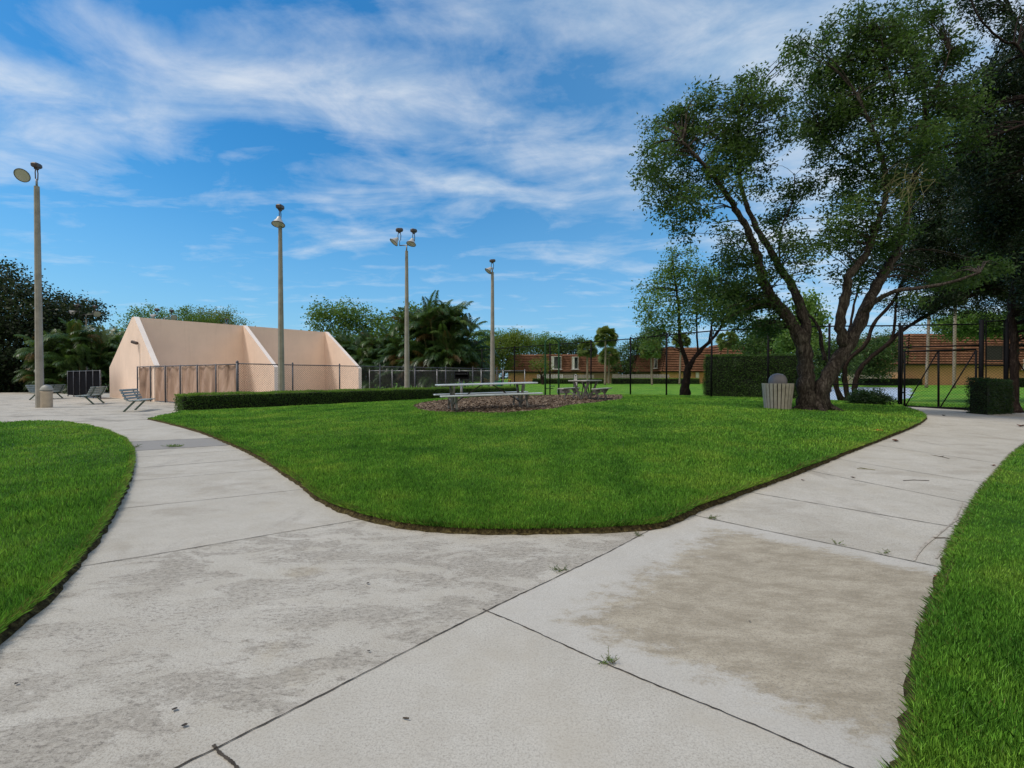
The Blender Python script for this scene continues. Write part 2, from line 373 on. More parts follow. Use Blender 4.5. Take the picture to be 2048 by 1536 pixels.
def fill(name, poly, mats, off, grid, holes=(), skirt=0, lines=(), pick=None, zf=None):
    zf = zf or (lambda x, y: g(x, y)+off)
    pts = [Vector(p) for p in poly]; n0 = len(pts); edges = [(i, (i+1) % n0) for i in range(n0)]
    for h in holes:
        k = len(pts); pts += [Vector(p) for p in h]; edges += [(k+i, k+(i+1) % len(h)) for i in range(len(h))]
    for a, b in lines:
        k = len(pts); pts += [Vector(a), Vector(b)]; edges.append((k, k+1))
    P = np.array(poly); gx, gy = grid(P); GX = gx+0*gy; GY = gy+0*gx
    ok = inside(poly, GX, GY)
    for h in holes: ok &= ~inside(h, GX, GY)
    pts += [Vector((float(a), float(b))) for a, b in zip(GX[ok], GY[ok])]
    vo, _, fo, *_ = delaunay_2d_cdt(pts, edges, [], 0, 1e-4)
    vx = np.array([v.x for v in vo]); vy = np.array([v.y for v in vo])
    tri = np.array([f for f in fo]); cx = vx[tri].mean(1); cy = vy[tri].mean(1)
    keep = inside(poly, cx, cy)
    for h in holes: keep &= ~inside(h, cx, cy)
    tri = tri[keep]; z = zf(vx, vy)
    mb = MB(); mb.v = [(a, b, c) for a, b, c in zip(vx.tolist(), vy.tolist(), np.asarray(z).tolist())]; mb.f = [tuple(int(q) for q in t) for t in tri]
    mb.m = [0]*len(mb.f)
    if pick is not None:
        for i, t in enumerate(tri): mb.m[i] = pick(float(vx[t].mean()), float(vy[t].mean()))
    me = mb.mesh(name, True)
    return link(name, me, mats)
def grid_of(step, jit=.3):
    def f(P):
        x0, y0 = P.min(0); x1, y1 = P.max(0)
        xs = np.arange(x0, x1, step); ys = np.arange(y0, y1, step)
        A, B = np.meshgrid(xs, ys); return A+rng.uniform(-jit, jit, A.shape)*step, B+rng.uniform(-jit, jit, A.shape)*step
    return f
def ground_sheet():
    rs = [0, 3, 6, 9, 12, 15, 18, 21, 24, 27, 30, 34, 38, 43, 50, 60, 75, 100, 140, 200, 300, 500, 900, 1600]
    n = 96; mb = MB(); cx, cy = 4.0, 20.0
    vs = []
    for r_ in rs:
        for k in range(n):
            a = 2*math.pi*k/n; x = cx+r_*math.cos(a); y = cy+r_*math.sin(a); vs.append((x, y, float(g(x, y))-.10))
    fs = [(i*n+k, i*n+(k+1) % n, i*n+n+(k+1) % n, i*n+n+k) for i in range(len(rs)-1) for k in range(n)]
    mb.add(vs, fs); o = mb.build('ground', M['ground'], smooth=True); tag(o, kind='structure')
ground_sheet()
g2 = lambda pts: [(G(*p).x, G(*p).y) for p in pts]
edgeC = smooth_poly(g2([(297, 839), (330, 846), (400, 865), (470, 893), (530, 923), (575, 952), (610, 977), (640, 1000), (685, 1023), (740, 1041), (820, 1057), (900, 1064), (1000, 1067), (1100, 1066), (1200, 1064), (1300, 1057), (1345, 1045), (1400, 1020), (1500, 982), (1600, 945), (1700, 904), (1780, 873), (1828, 853), (1850, 838), (1840, 828), (1806, 817)]))
edgeC = ragged(edgeC)
gl = W(1800, 815, 19.2); gr = W(1962, 821, 18.05)
# pavement the path runs over (everything of concrete is one sheet with slab materials)
LW = [((155, 1135), (735, 1037)), ((237.7, 1018), (620, 977.5)), ((265.7, 962), (562, 937)), ((275, 936), (520, 917)), ((266, 915), (482, 900))]
RW = [((1496, 984), (1935, 1059)), ((1612, 940), (1945, 1007)), ((1668, 917), (1990, 969)), ((1745, 889), (2020, 930)), ((1800, 866), (2060, 893))]
paveP = [(-1.8, .25), (3.6, .25), (9, 3), (32, 12), (32, 16.5), (18.6, 17.9), (15.0, 19.25), (12.5, 18.3), (4.5, 9.5), (0, 6.8), (-7.0, 15.6), (-12.4, 17.6), (-11.6, 20.6), (-3, 31.5), (0, 36), (-13, 50), (-50, 40), (-50, 10), (-9, 9), (-3.5, .25)]
court_y = G(180, 850); ch = G(297, 838)
cJ = (court_y, ch)
def side(a, b, x, y): return (b[0]-a[0])*(y-a[1])-(b[1]-a[1])*(x-a[0])
asA, asB = g2([(243, 884), (427, 876)]), g2([(252, 903), (466, 890)])
def pick(x, y):
    s1 = J1[0]*x+J1[1]*y+J1[2]; s2 = J2[0]*x+J2[1]*y+J2[2]; s3 = J3[0]*x+J3[1]*y+J3[2]
    if s1*sgn1 > 0 and y < 8.5 or x < -2 and y < 10:     # left of the diagonal joint
        if side(L1a, L1b, x, y)*sL > 0:
            if side(asA[0], asA[1], x, y) < 0 and side(asB[0], asB[1], x, y) > 0: return 5
            return 4 if side((court_y.x, court_y.y), (ch.x, ch.y), x, y) > 0 else 3
        return 0
    if y >= 8.5 and x < 2:
        if side(asA[0], asA[1], x, y) < 0 and side(asB[0], asB[1], x, y) > 0: return 5
        return 4 if side((court_y.x, court_y.y), (ch.x, ch.y), x, y) > 0 else 3
    if s2*sgn2 > 0: return 2
    if s3*sgn3 > 0: return 3
    return 1
sgn1 = sgn(J1, (400, 1250)); sgn2 = sgn(J2, (1100, 1450)); sgn3 = sgn(J3, (1750, 1000))
L1a, L1b = g2([(155, 1135), (735, 1037)]); gtmp = G(400, 1000); sL = 1 if side(L1a, L1b, gtmp.x, gtmp.y) > 0 else -1
ext = lambda a, b, k: ((a[0]-(b[0]-a[0])*k, a[1]-(b[1]-a[1])*k), (b[0]+(b[0]-a[0])*k, b[1]+(b[1]-a[1])*k))
ln = [(ext((j1a.x, j1a.y), (j1b.x, j1b.y), .0)), (j2a.xy[:], j2b.xy[:]), (j3a.xy[:], j3b.xy[:]), tuple(g2([(155, 1135), (735, 1037)])), (tuple(court_y.xy), tuple(ch.xy)), tuple(asA), tuple(asB)]
o = fill('path', paveP, [M['c_spalled'], M['c_brown'], M['c_grey'], M['c_walk'], M['c_court'], M['c_asphalt']], 0.0, grid_of(.9), lines=ln, pick=pick)
tag(o, kind='structure')
def strip(a, b, w, mat, name='paving_joint', wob=.004, n=30, lift=.004):
    A, B = (G(*a) if len(a) == 2 and a[0] > 100 or True else a), G(*b)
    mb = MB(); L = []; d = Vector((B.x-A.x, B.y-A.y)).normalized(); nn = Vector((-d.y, d.x)); ph = random.random()*9
    for i in range(n+1):
        t = i/n; x = A.x+(B.x-A.x)*t; y = A.y+(B.y-A.y)*t
        o_ = wob*math.sin(ph+t*9)+random.uniform(-.3, .3)*wob; ww = w*random.uniform(.6, 1.3)/2
        for s_ in (-1, 1):
            xx = x+nn.x*(o_+s_*ww); yy = y+nn.y*(o_+s_*ww); L.append((xx, yy, float(g(xx, yy))+lift))
    mb.add(L, [(2*i, 2*i+2, 2*i+3, 2*i+1) for i in range(n)]); o = mb.build(name, mat); tag(o, kind='structure'); return o
strip((300, 1559), (1300, 1061), .007, M['joint'], wob=.010, n=90)
strip((965, 1220), (1740, 1553), .0065, M['joint'], wob=.008, n=70)
strip((1388, 1031), (1888, 1136), .010, M['joint_soft'], n=40)
strip((425, 1492), (480, 1542), .011, M['joint'], wob=.002)
for a, b in LW[:3]: strip(a, b, .008, M['joint'] if a[1] > 960 else M['joint_soft'])
for a, b in LW[3:]: strip(a, b, .012, M['joint_soft'])
for a, b in RW: strip(a, b, .010, M['joint'] if a[1] > 950 else M['joint_soft'])
strip((0, 848), (297, 839), .05, M['joint_soft']); strip((-200, 838), (360, 826), .16, M['c_walk'], wob=.02); strip((252, 903), (466, 890), .02, M['joint']); strip((243, 884), (427, 876), .02, M['joint'])
# lawns
lawnC = list(edgeC)+[(gl.x+.1, gl.y-.02), (gr.x-.2, gr.y+.1), (19.5, 18.2), (33, 17), (60, 17), (130, 60), (160, 190), (-60, 190), (-25, 70), (-1.5, 38), (1.6, 31.8), (-4.0, 26.2), (-12.6, 18.3)]
pond = []
for k in range(48):
    a = 2*math.pi*k/48; ca, sa = math.cos(a), math.sin(a); rr = (1.18/(ca**4+sa**4))**.25*(1+.02*math.sin(7*a)); yy_ = math.exp(3.82+.47*rr*sa); pond.append(((.712+.125*rr*ca)*yy_, yy_))
mulch_o = g2([(826, 814), (840, 823), (890, 828), (950, 829), (1010, 829), (1060, 826), (1110, 820), (1160, 811), (1190, 808), (1222, 804), (1245, 798), (1235, 793), (1200, 792), (1120, 791), (1070, 792), (1000, 795), (930, 799), (860, 806)])
mulchP = smooth_poly(mulch_o+[mulch_o[0]], 3)[:-1]
def lawn_grid(P):
    xs = []; ys = []
    for r0, r1, st in ((0, 12, .35), (12, 34, .8), (34, 75, 1.6), (75, 220, 7)):
        A, B = np.meshgrid(np.arange(-r1, r1, st), np.arange(0, r1, st)); A = A+rng.uniform(-.3, .3, A.shape)*st; B = B+rng.uniform(-.3, .3, B.shape)*st
        d = np.hypot(A, B); k = (d >= r0) & (d < r1); xs.append(A[k]); ys.append(B[k])
    return np.concatenate(xs), np.concatenate(ys)
def lawn_z(x, y): return g(x, y)+.050+.012*np.sin(x*2.1+np.sin(y*1.7))*np.cos(y*1.9)
def lawn(poly, edge_n, label):
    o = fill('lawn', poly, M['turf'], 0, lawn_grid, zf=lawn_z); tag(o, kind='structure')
    # cut earth edge along the concrete
    e = poly[:edge_n]; mb = MB(); vs = []
    for i, (x, y) in enumerate(e):
        x0, y0 = e[max(i-1, 0)]; x1, y1 = e[min(i+1, len(e)-1)]; d = Vector((x1-x0, y1-y0)).normalized(); n = Vector((d.y, -d.x))
        if inside(poly, np.array([x+n.x*.05]), np.array([y+n.y*.05]))[0]: n = -n
        for off, z in ((-.03, .054), (0, .046), (.014+random.uniform(0, .014), .02), (.026+random.uniform(0, .026), .002)):
            vs.append((x+n.x*off, y+n.y*off, float(g(x, y))+z))
    mb.add(vs, [(4*i+k, 4*i+4+k, 4*i+5+k, 4*i+1+k) for i in range(len(e)-1) for k in range(3)])
    e_ = mb.build('lawn_edge', M['soil'], smooth=True); tag(e_, kind='structure')
lawn(lawnC, len(edgeC), '')
edgeL = smooth_poly(g2([(-60, 1340), (0, 1277), (60, 1230), (120, 1165), (180, 1093), (220, 1033), (248, 978), (261, 942), (264, 915), (257, 894), (240, 879), (205, 864), (165, 852), (120, 846), (60, 846), (0, 850), (-250, 856)]))
edgeL = ragged(edgeL)
lawnL = list(edgeL)+[(-26, 12.5), (-26, 2), (-5, .6)]
lawn(lawnL, len(edgeL), '')
edgeR = smooth_poly([(1.385, .3)]+g2([(1815, 1700), (1818, 1560), (1824, 1500), (1832, 1400), (1842, 1325), (1862, 1240), (1888, 1160), (1906, 1100), (1935, 1040), (1965, 990), (2005, 940), (2052, 895), (2130, 855), (2260, 838)]))
edgeR = ragged(edgeR)
lawnR = list(edgeR)+[(22, 15.6), (26, 12), (14, .3)]
lawn(lawnR, len(edgeR), '')
o = fill('mulch_bed', mulchP, M['mulch'], .05, grid_of(.3), zf=lambda x, y: lawn_z(x, y)+.012); tag(o, kind='structure')
o = fill('pond', pond, M['water'], 0, grid_of(6), zf=lambda x, y: 0*x-.16); tag(o, kind='structure')
# ------------------------------------------------------------------ grass blades
def pick_points(poly, n, r0, r1, extra=None, edge=None):
    """points in a ring of distances, density falling with distance squared"""
    X = []; Y = []
    P = np.array(poly); tot = 0
    while tot < n:
        a = rng.uniform(-1.0, 1.0, 400000); r_ = np.exp(rng.uniform(math.log(r0), math.log(r1), 400000))
        x = r_*np.sin(a); y = r_*np.cos(a); k = inside(poly, x, y)
        if extra is not None: k &= ~inside(extra, x, y)
        X.append(x[k]); Y.append(y[k]); tot += k.sum()
        if k.sum() < 50: break
    return np.concatenate(X)[:n], np.concatenate(Y)[:n]
def blades(name, poly, n, r0, r1, h0, h1, w, label, extra=None, edge=None, edge_n=0, lod=None):
    x, y = pick_points(poly, n, r0, r1, extra)
    if edge is not None:       # extra tufts leaning over the cut edge
        E_ = np.array(edge); seg = rng.integers(0, len(E_)-1, edge_n); t = rng.random(edge_n)[:, None]
        q = E_[seg]*(1-t)+E_[seg+1]*t; d = E_[seg+1]-E_[seg]; nn = np.stack([d[:, 1], -d[:, 0]], 1); nn /= np.linalg.norm(nn, axis=1)[:, None]+1e-9
        tst = inside(poly, q[:, 0]+nn[:, 0]*.05, q[:, 1]+nn[:, 1]*.05); nn[tst] *= -1
        q = q-nn*rng.uniform(-.012, .05, (edge_n, 1)); dist = np.hypot(q[:, 0], q[:, 1]); ok = rng.random(edge_n) < np.clip(5/dist, .15, 1)
        q = q[ok]; nn = nn[ok]
        ex = q[:, 0]; ey = q[:, 1]; x = np.concatenate([x, ex]); y = np.concatenate([y, ey])
    N = len(x); d = np.hypot(x, y); z = lawn_z(x, y)-.008
    k_ = np.clip(d/6, .7, 3.5)                       # farther blades stand for small tufts
    h = rng.uniform(h0, h1, N)*np.clip(.8+.08*k_, 1, 1.3); ww = w*k_*rng.uniform(.7, 1.3, N)
    patch = .75+.5*(np.sin(x*1.3+2*np.sin(y*.9))*np.cos(y*1.1+x*.4)*.5+.5); h = h*patch
    a = rng.uniform(0, 2*np.pi, N); lean = np.abs(rng.normal(0, .34, N))*h
    lx = np.cos(a)*lean; ly = np.sin(a)*lean
    tint = np.clip(rng.normal(.48, .30, N), 0, 1)
    tint[rng.random(N) < .02] = 1.6
    if edge is not None:
        ne = len(q); lx[-ne:] += nn[:, 0]*rng.uniform(.2, 1, ne)*.05; ly[-ne:] += nn[:, 1]*rng.uniform(.2, 1, ne)*.05
        lo = rng.random(ne); tint[-ne:] = np.where(lo < .34, 1.6, tint[-ne:]*.8); h[-ne:] *= rng.uniform(.6, 1.15, ne)
    b = a+np.pi/2+rng.uniform(-.6, .6, N); sx = np.cos(b)*ww/2; sy = np.sin(b)*ww/2
    P0 = np.stack([x-sx, y-sy, z], 1); P1 = np.stack([x+sx, y+sy, z], 1)
    P2 = np.stack([x+lx*.45+sx*.8, y+ly*.45+sy*.8, z+h*.62], 1); P3 = np.stack([x+lx, y+ly, z+h*.95], 1)
    P4 = np.stack([x+lx*.45-sx*.8, y+ly*.45-sy*.8, z+h*.62], 1)
    V = np.stack([P0, P1, P2, P3, P4], 1)
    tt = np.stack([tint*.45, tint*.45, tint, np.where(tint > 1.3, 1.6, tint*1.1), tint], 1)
    o = npmesh(name, V, 5, M['grass'], None, tt); tag(o, label, 'grass', kind='stuff'); return o
GA = 1.0
blades('grass', lawnC, int(330000*GA), 3.8, 30, .035, .062, .0058, 'mown green grass of the middle lawn between the two paths', extra=mulchP, edge=edgeC, edge_n=52000)
blades('grass', lawnL, int(60000*GA), 2.0, 24, .035, .065, .0055, 'mown green grass of the lawn left of the left path', edge=edgeL, edge_n=26000)
blades('grass', lawnR, int(110000*GA), 1.15, 18, .022, .048, .0042, 'longer green grass at the right edge beside the right path', edge=edgeR, edge_n=16000)
# mulch chips
mx, my = pick_points(mulchP, 14000, 12, 30)
N = len(mx); c0 = np.stack([mx, my, lawn_z(mx, my)+.014+rng.uniform(0, .02, N)], 1); a = rng.uniform(0, 6.28, N); tl = rng.uniform(-.5, .5, N); L_ = rng.uniform(.02, .05, N); w_ = rng.uniform(.008, .018, N)
d1 = np.stack([np.cos(a)*L_, np.sin(a)*L_, tl*L_], 1); d2 = np.stack([-np.sin(a)*w_, np.cos(a)*w_, rng.uniform(-.6, .6, N)*w_], 1)
o = npmesh('mulch_chips', np.stack([c0-d1-d2, c0+d1-d2, c0+d1+d2, c0-d1+d2], 1), 4, M['chip'], None, rng.random(N)); tag(o, 'brown wood mulch chips spread under the picnic tables', 'mulch', kind='stuff')
# ------------------------------------------------------------------ plants
def leaf_quads(P, L, Wd, droop=.3, tint=None, up=None):
    N = len(P); d = rng.normal(0, 1, (N, 3)); d[:, 2] = d[:, 2]*.7-droop; d /= np.linalg.norm(d, axis=1)[:, None]
    r_ = rng.normal(0, 1, (N, 3)); s = np.cross(d, r_); s /= np.linalg.norm(s, axis=1)[:, None]+1e-9
    l = (L*rng.uniform(.65, 1.25, N))[:, None]; w = (Wd*rng.uniform(.7, 1.3, N))[:, None]
    n = np.cross(d, s)
    return np.stack([P, P+d*l*.5+s*w*.5+n*l*.06, P+d*l, P+d*l*.5-s*w*.5+n*l*.06], 1)
def blob_points(blobs, nc, per, sig, thin=0.0):
    """clump centres within ellipsoids (outer shell favoured), then leaves about each"""
    vols = np.array([b[3]*b[4]*b[5] for b in blobs])**.72; pr = vols/vols.sum()
    idx = rng.choice(len(blobs), nc, p=pr); B = np.array(blobs)[idx]
    v = rng.normal(0, 1, (nc, 3)); v /= np.linalg.norm(v, axis=1)[:, None]; r_ = rng.uniform(.25, 1.06, nc)**.6
    C = B[:, :3]+v*r_[:, None]*B[:, 3:6]
    m_ = rng.uniform(.35, 1.65, nc)
    cnt = np.maximum(4, (per*m_).astype(int)); ids = np.repeat(np.arange(nc), cnt)
    P = C[ids]+rng.normal(0, 1, (len(ids), 3))*sig*np.array([1, 1, .75])*m_[ids][:, None]**.4
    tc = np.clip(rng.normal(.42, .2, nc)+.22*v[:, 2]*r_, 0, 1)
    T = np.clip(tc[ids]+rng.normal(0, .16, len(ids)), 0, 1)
    return P, T, C
def smooth3(pts, k=4):
    pts = [Vector(p) for p in pts]; out = []; n = len(pts)
    for i in range(n-1):
        p0 = pts[max(i-1, 0)]; p1 = pts[i]; p2 = pts[i+1]; p3 = pts[min(i+2, n-1)]
        for s_ in range(k):
            t = s_/k; out.append(.5*((2*p1)+(-p0+p2)*t+(2*p0-5*p1+4*p2-p3)*t*t+(-p0+3*p1-3*p2+p3)*t**3))
    out.append(pts[-1]); return out
def limb(mb, pts, r0, r1, n=12, jit=.1, wob=.02, flare=0):
    P = smooth3(pts, 5); m_ = len(P); rad = []
    for i, p in enumerate(P):
        t = i/(m_-1); r_ = r0+(r1-r0)*t**.8; r_ *= 1+.08*math.sin(i*1.7+r0*40)
        if flare: r_ += flare*math.exp(-t*m_/2.2)
        rad.append(r_)
        if 0 < i < m_-1: P[i] = p+Vector((random.uniform(-1, 1), random.uniform(-1, 1), 0))*wob*min(1, r_*8)
    mb.tube(P, rad, n, True, jit); return P, rad
def twigs(mb, anchors, C, r0=.022, n=4, maxd=3.0, frac=1.0):
    A = np.array([a[:] for a, _ in anchors])
    for c in C:
        if random.random() > frac: continue
        d = np.linalg.norm(A-c, axis=1)+np.maximum(0, A[:, 2]-c[2])*.6; i = int(d.argmin()); a = Vector(A[i]); c = Vector(c); L = (c-a).length
        if L > maxd or L < .1: continue
        mid = (a+c)/2+Vector((random.uniform(-.12, .12), random.uniform(-.12, .12), .10*L)) ; q = c+(c-mid)*.15
        rr = min(r0, anchors[i][1]*.6, .008+.010*L); mb.tube([a, a.lerp(mid, .6)+Vector((0, 0, .04*L)), mid, c, q], [rr, rr*.85, rr*.7, rr*.4, rr*.2], n, False)
def pxblob(px, py, rx, ry, D, dd=None):
    c = W(px, py, D); s_ = D/F; rr = (rx+ry)/2*s_
    return (c.x, c.y, c.z, rx*s_, dd if dd else rr, ry*s_)
def tree(name, base, limbs, blobs, nc, per, sig, L, Wd, leafm, barkm, label, cat='tree', group=None, droop=.35, tfrac=1.0, tw=.022, flare=.12, maxd=3.2):
    t = thing(name, base, label, cat, group); off = -Vector(base); mb = MB(); anch = []
    for k, (pts, r0, r1) in enumerate(limbs):
        P, rad = limb(mb, pts, r0, r1, 14 if r0 > .1 else 8, .09, .03, flare if k == 0 else (flare*.6 if k == 1 and (Vector(pts[0])-Vector(base)).length < 1 else 0))
        for i in range(len(P)):
            if (P[i]-Vector(base)).length > 1.0: anch.append((P[i], rad[i]))
    blobs = list(blobs)
    for b in list(blobs):
        for _ in range(3):
            v = Vector((random.gauss(0, 1), random.gauss(0, 1), random.gauss(0, .9))).normalized(); k = random.uniform(1.0, 1.22); q = random.uniform(.22, .38)
            blobs.append((b[0]+v.x*b[3]*k, b[1]+v.y*b[4]*k, b[2]+v.z*b[5]*k, b[3]*q, b[4]*q, b[5]*q))
    P, T, C = blob_points(blobs, nc, per, sig)
    if anch: twigs(mb, anch, C, tw, 4, maxd, tfrac)
    mb.v = [(v[0]+off.x, v[1]+off.y, v[2]+off.z) for v in mb.v]; mb.build('trunk', barkm, t, True)
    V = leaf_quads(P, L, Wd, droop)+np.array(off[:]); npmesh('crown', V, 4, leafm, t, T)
    return t
def pl(D0, *pts):
    """points (px, py[, depth offset])"""
    return [W(p[0], p[1], D0+(p[2] if len(p) > 2 else 0)) for p in pts]
b1 = G(1625, 822); D1 = b1.y
# T1: big leaning tree by the slatted bin
l1 = [([b1-Vector((.12, 0, .08))]+pl(D1, (1612, 780), (1612, 735), (1607, 695), (1597, 665)), .25, .19),
      ([b1+Vector((.2, 0, -.08))]+pl(D1, (1640, 785, -.1), (1662, 742, -.15), (1690, 700, -.2), (1716, 655, -.2), (1738, 600, 0), (1762, 557, .2), (1783, 522, .3), (1798, 490, .4), (1811, 448, .5), (1818, 400, .6), (1835, 330, .6), (1850, 240, .5), (1845, 150, .2)), .24, .05),
      (pl(D1, (1607, 705), (1590, 660, .05), (1570, 628, .05), (1550, 603, .1), (1527, 566, .1), (1517, 521, .1), (1508, 490, .1), (1494, 456, 0), (1474, 425, -.1), (1453, 388, -.2), (1426, 352, -.3), (1395, 315, -.3), (1365, 285, -.3)), .19, .04),
      (pl(D1, (1608, 715), (1610, 655, .2), (1600, 611, .3), (1584, 573, .4), (1556, 530, .4), (1534, 490, .4), (1510, 450, .5), (1490, 400, .6), (1478, 350, .6), (1480, 290, .6), (1475, 230, .6)), .17, .03),
      (pl(D1-.2, (1690, 690), (1680, 645, -.1), (1693, 585, -.2), (1698, 550, -.3), (1728, 516, -.3), (1746, 472, -.3), (1761, 430, -.3), (1772, 390, -.3), (1768, 330, -.3), (1745, 260, -.5), (1715, 190, -.6)), .15, .035),
      (pl(D1-.1, (1716, 632), (1752, 602, -.4), (1792, 582, -.8), (1840, 576, -1.2), (1900, 565, -1.6), (1960, 545, -1.8)), .085, .03),
      (pl(D1+.3, (1648, 720), (1640, 665, .2), (1629, 642, .3), (1613, 622, .4), (1600, 590, .5), (1575, 560, .6)), .06, .02),
      (pl(D1, (1560, 535), (1559, 487, .3), (1565, 450, .4), (1584, 405, .5), (1590, 350, .5)), .035, .015),
      (pl(D1, (1500, 470), (1475, 520, .3), (1450, 560, .5)), .03, .012),
      (pl(D1, (1453, 388), (1440, 395, .2), (1400, 392, .3), (1350, 400, .3)), .035, .012),
      (pl(D1, (1770, 370), (1720, 330, .2), (1670, 300, .3), (1640, 260, .3)), .045, .015),
      (pl(D1, (1845, 230), (1880, 160, -.3), (1900, 100, -.4)), .04, .015), (pl(D1, (1780, 300), (1790, 210, -.5), (1770, 120, -.6), (1760, 60, -.6)), .04, .015)]
B1 = [(1345, 262, 58, 55), (1310, 320, 34, 60), (1350, 350, 60, 50), (1400, 235, 55, 50), (1420, 300, 70, 60), (1480, 215, 55, 60), (1500, 170, 30, 28), (1490, 310, 60, 55), (1540, 260, 36, 70), (1335, 400, 45, 34), (1385, 410, 45, 38), (1372, 452, 26, 26), (1450, 360, 50, 50),
      (1560, 400, 48, 45), (1598, 375, 30, 28), (1440, 475, 30, 30), (1480, 500, 45, 38), (1555, 500, 40, 55), (1590, 510, 28, 60), (1450, 560, 60, 38), (1520, 620, 70, 45), (1500, 580, 60, 60), (1440, 620, 42, 30),
      (1625, 130, 50, 48), (1590, 110, 30, 30), (1680, 90, 60, 60), (1740, 70, 70, 60), (1800, 60, 60, 50), (1850, 90, 60, 60), (1640, 220, 50, 60), (1700, 190, 80, 80), (1780, 170, 80, 80), (1860, 190, 70, 80), (1620, 290, 28, 45), (1670, 300, 50, 50), (1740, 290, 80, 60), (1820, 290, 70, 70), (1900, 250, 60, 80), (1660, 380, 40, 34), (1740, 380, 60, 50), (1700, 430, 45, 50), (1670, 470, 32, 36), (1740, 480, 60, 60), (1700, 550, 30, 30), (1780, 440, 50, 50), (1850, 560, 34, 22), (1910, 555, 40, 24), (1965, 540, 40, 26), (1820, 600, 22, 12)]
B1 = [pxblob(a, b, c, d, D1+random.uniform(-.9, .9)) for a, b, c, d in B1]
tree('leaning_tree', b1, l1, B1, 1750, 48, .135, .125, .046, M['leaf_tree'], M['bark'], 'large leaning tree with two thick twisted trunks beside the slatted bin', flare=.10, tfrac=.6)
lt = bpy.data.objects['leaning_tree']; mb = MB()
for k in range(20):
    a = W(random.uniform(1800, 1880), random.uniform(325, 375), D1-1.6); e = W(random.uniform(1735, 1850), random.uniform(350, 455), D1-1.9+random.uniform(-.4, .4)); md = a.lerp(e, .5)+Vector((random.uniform(-.1, .1), 0, random.uniform(.0, .35)))
    mb.tube([v-b1 for v in smooth3([a, md, e], 4)], [.008, .007, .006, .005, .005, .004, .003, .003, .002], 4, False)
    for q in range(2): f0 = md.lerp(e, random.random()); mb.tube([f0-b1, f0-b1+Vector((random.uniform(-.25, .1), random.uniform(-.1, .1), random.uniform(-.3, .1)))], [.005, .002], 3, False)
mb.build('bare_twigs', M['cane'], lt); mb = MB()
for k in range(8):
    a = k*.785+random.uniform(-.2, .2); d = Vector((math.cos(a), math.sin(a), 0)); c_ = Vector((.05+.16*math.cos(a), -.02, 0)); L_r = random.uniform(.4, .7)
    mb.tube(smooth3([c_+d*.10+Vector((0, 0, .55)), c_+d*.22+Vector((0, 0, .2)), c_+d*L_r*.75+Vector((0, 0, .05)), c_+d*(L_r+.15)+Vector((0, 0, -.03))], 4), [.12]*3+[.11, .10, .09, .08, .07, .06, .05, .04, .03, .02], 8, False, .08)
mb.build('root_flare', M['bark'], lt, True)
b2 = G(1700, 806); D2 = b2.y+1.4; b2 = W(1700, 806, D2); b2.z = float(g(b2.x, b2.y))
l2 = [([b2-Vector((.3, 0, .05))]+pl(D2, (1672, 770), (1678, 715), (1688, 680), (1700, 655), (1708, 610), (1722, 560), (1745, 510)), .13, .03),
      ([b2+Vector((-.05, 0, -.05))]+pl(D2, (1692, 770), (1692, 727), (1730, 690), (1748, 647), (1781, 610), (1798, 580), (1815, 540), (1830, 480), (1860, 420), (1900, 350)), .13, .04),
      ([b2+Vector((.18, 0, -.05))]+pl(D2, (1710, 768), (1726, 730), (1773, 690), (1806, 660), (1861, 627), (1911, 603), (1960, 585), (2010, 560), (2070, 530)), .14, .05),
      (pl(D2, (1783, 680), (1789, 655), (1792, 605), (1800, 570), (1830, 520)), .08, .03),
      (pl(D2, (1665, 765), (1655, 730), (1652, 700)), .04, .01)]
B2 = [(1830, 470, 60, 60), (1880, 420, 70, 70), (1950, 400, 80, 70), (1890, 500, 70, 60), (1960, 500, 80, 60), (1850, 560, 55, 40), (1930, 570, 70, 40), (2010, 560, 60, 45), (1800, 520, 45, 45), (2040, 460, 60, 80), (1840, 350, 60, 50), (1920, 330, 70, 60), (1830, 620, 40, 22), (2000, 610, 60, 26), (2060, 620, 50, 30), (1900, 610, 45, 22), (1990, 470, 60, 60), (1950, 540, 60, 40), (2040, 560, 50, 50), (1790, 600, 26, 16), (1860, 500, 50, 50)]
B2 = [pxblob(a, b, c, d, D2+random.uniform(-1.2, 1.4)) for a, b, c, d in B2]
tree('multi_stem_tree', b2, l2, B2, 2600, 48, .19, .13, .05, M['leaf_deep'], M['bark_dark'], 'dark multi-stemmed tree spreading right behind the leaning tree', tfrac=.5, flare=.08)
b3 = Vector((19.0, 17.3, 0)); b3.z = float(g(b3.x, b3.y)); D3 = 17.3
b3 = W(2028, 826, 17.6); b3.z = float(g(b3.x, b3.y)); D3 = 17.6
l3 = [([b3]+pl(D3, (2028, 780), (2027, 700), (2024, 620), (2028, 550), (2006, 494), (1994, 450), (1982, 396), (1962, 352), (1950, 290), (1960, 200)), .15, .05),
      (pl(D3, (2028, 560), (2060, 500), (2080, 420), (2060, 330), (2040, 250), (2048, 150), (2040, 60), (2010, 0)), .12, .04),
      (pl(D3-3, (2150, 330), (2048, 110), (2010, 85), (1980, 60), (1955, 30), (1935, -20)), .05, .015), (pl(D3-3, (2200, 290), (2100, 240), (1990, 270), (1900, 290), (1840, 310)), .06, .015)]
B3 = [(2000, 230, 60, 60), (2050, 300, 60, 80), (1960, 290, 60, 60), (2060, 400, 70, 70), (1990, 340, 70, 60), (1990, 30, 40, 25), (2040, 60, 40, 40), (2030, 140, 50, 40), (1950, 10, 30, 25), (2110, 200, 60, 90), (2110, 100, 50, 60), (1960, 180, 50, 50), (2110, 560, 60, 60), (1980, 440, 60, 60), (2040, 520, 50, 40), (2130, 640, 60, 50), (2160, 400, 70, 90)]
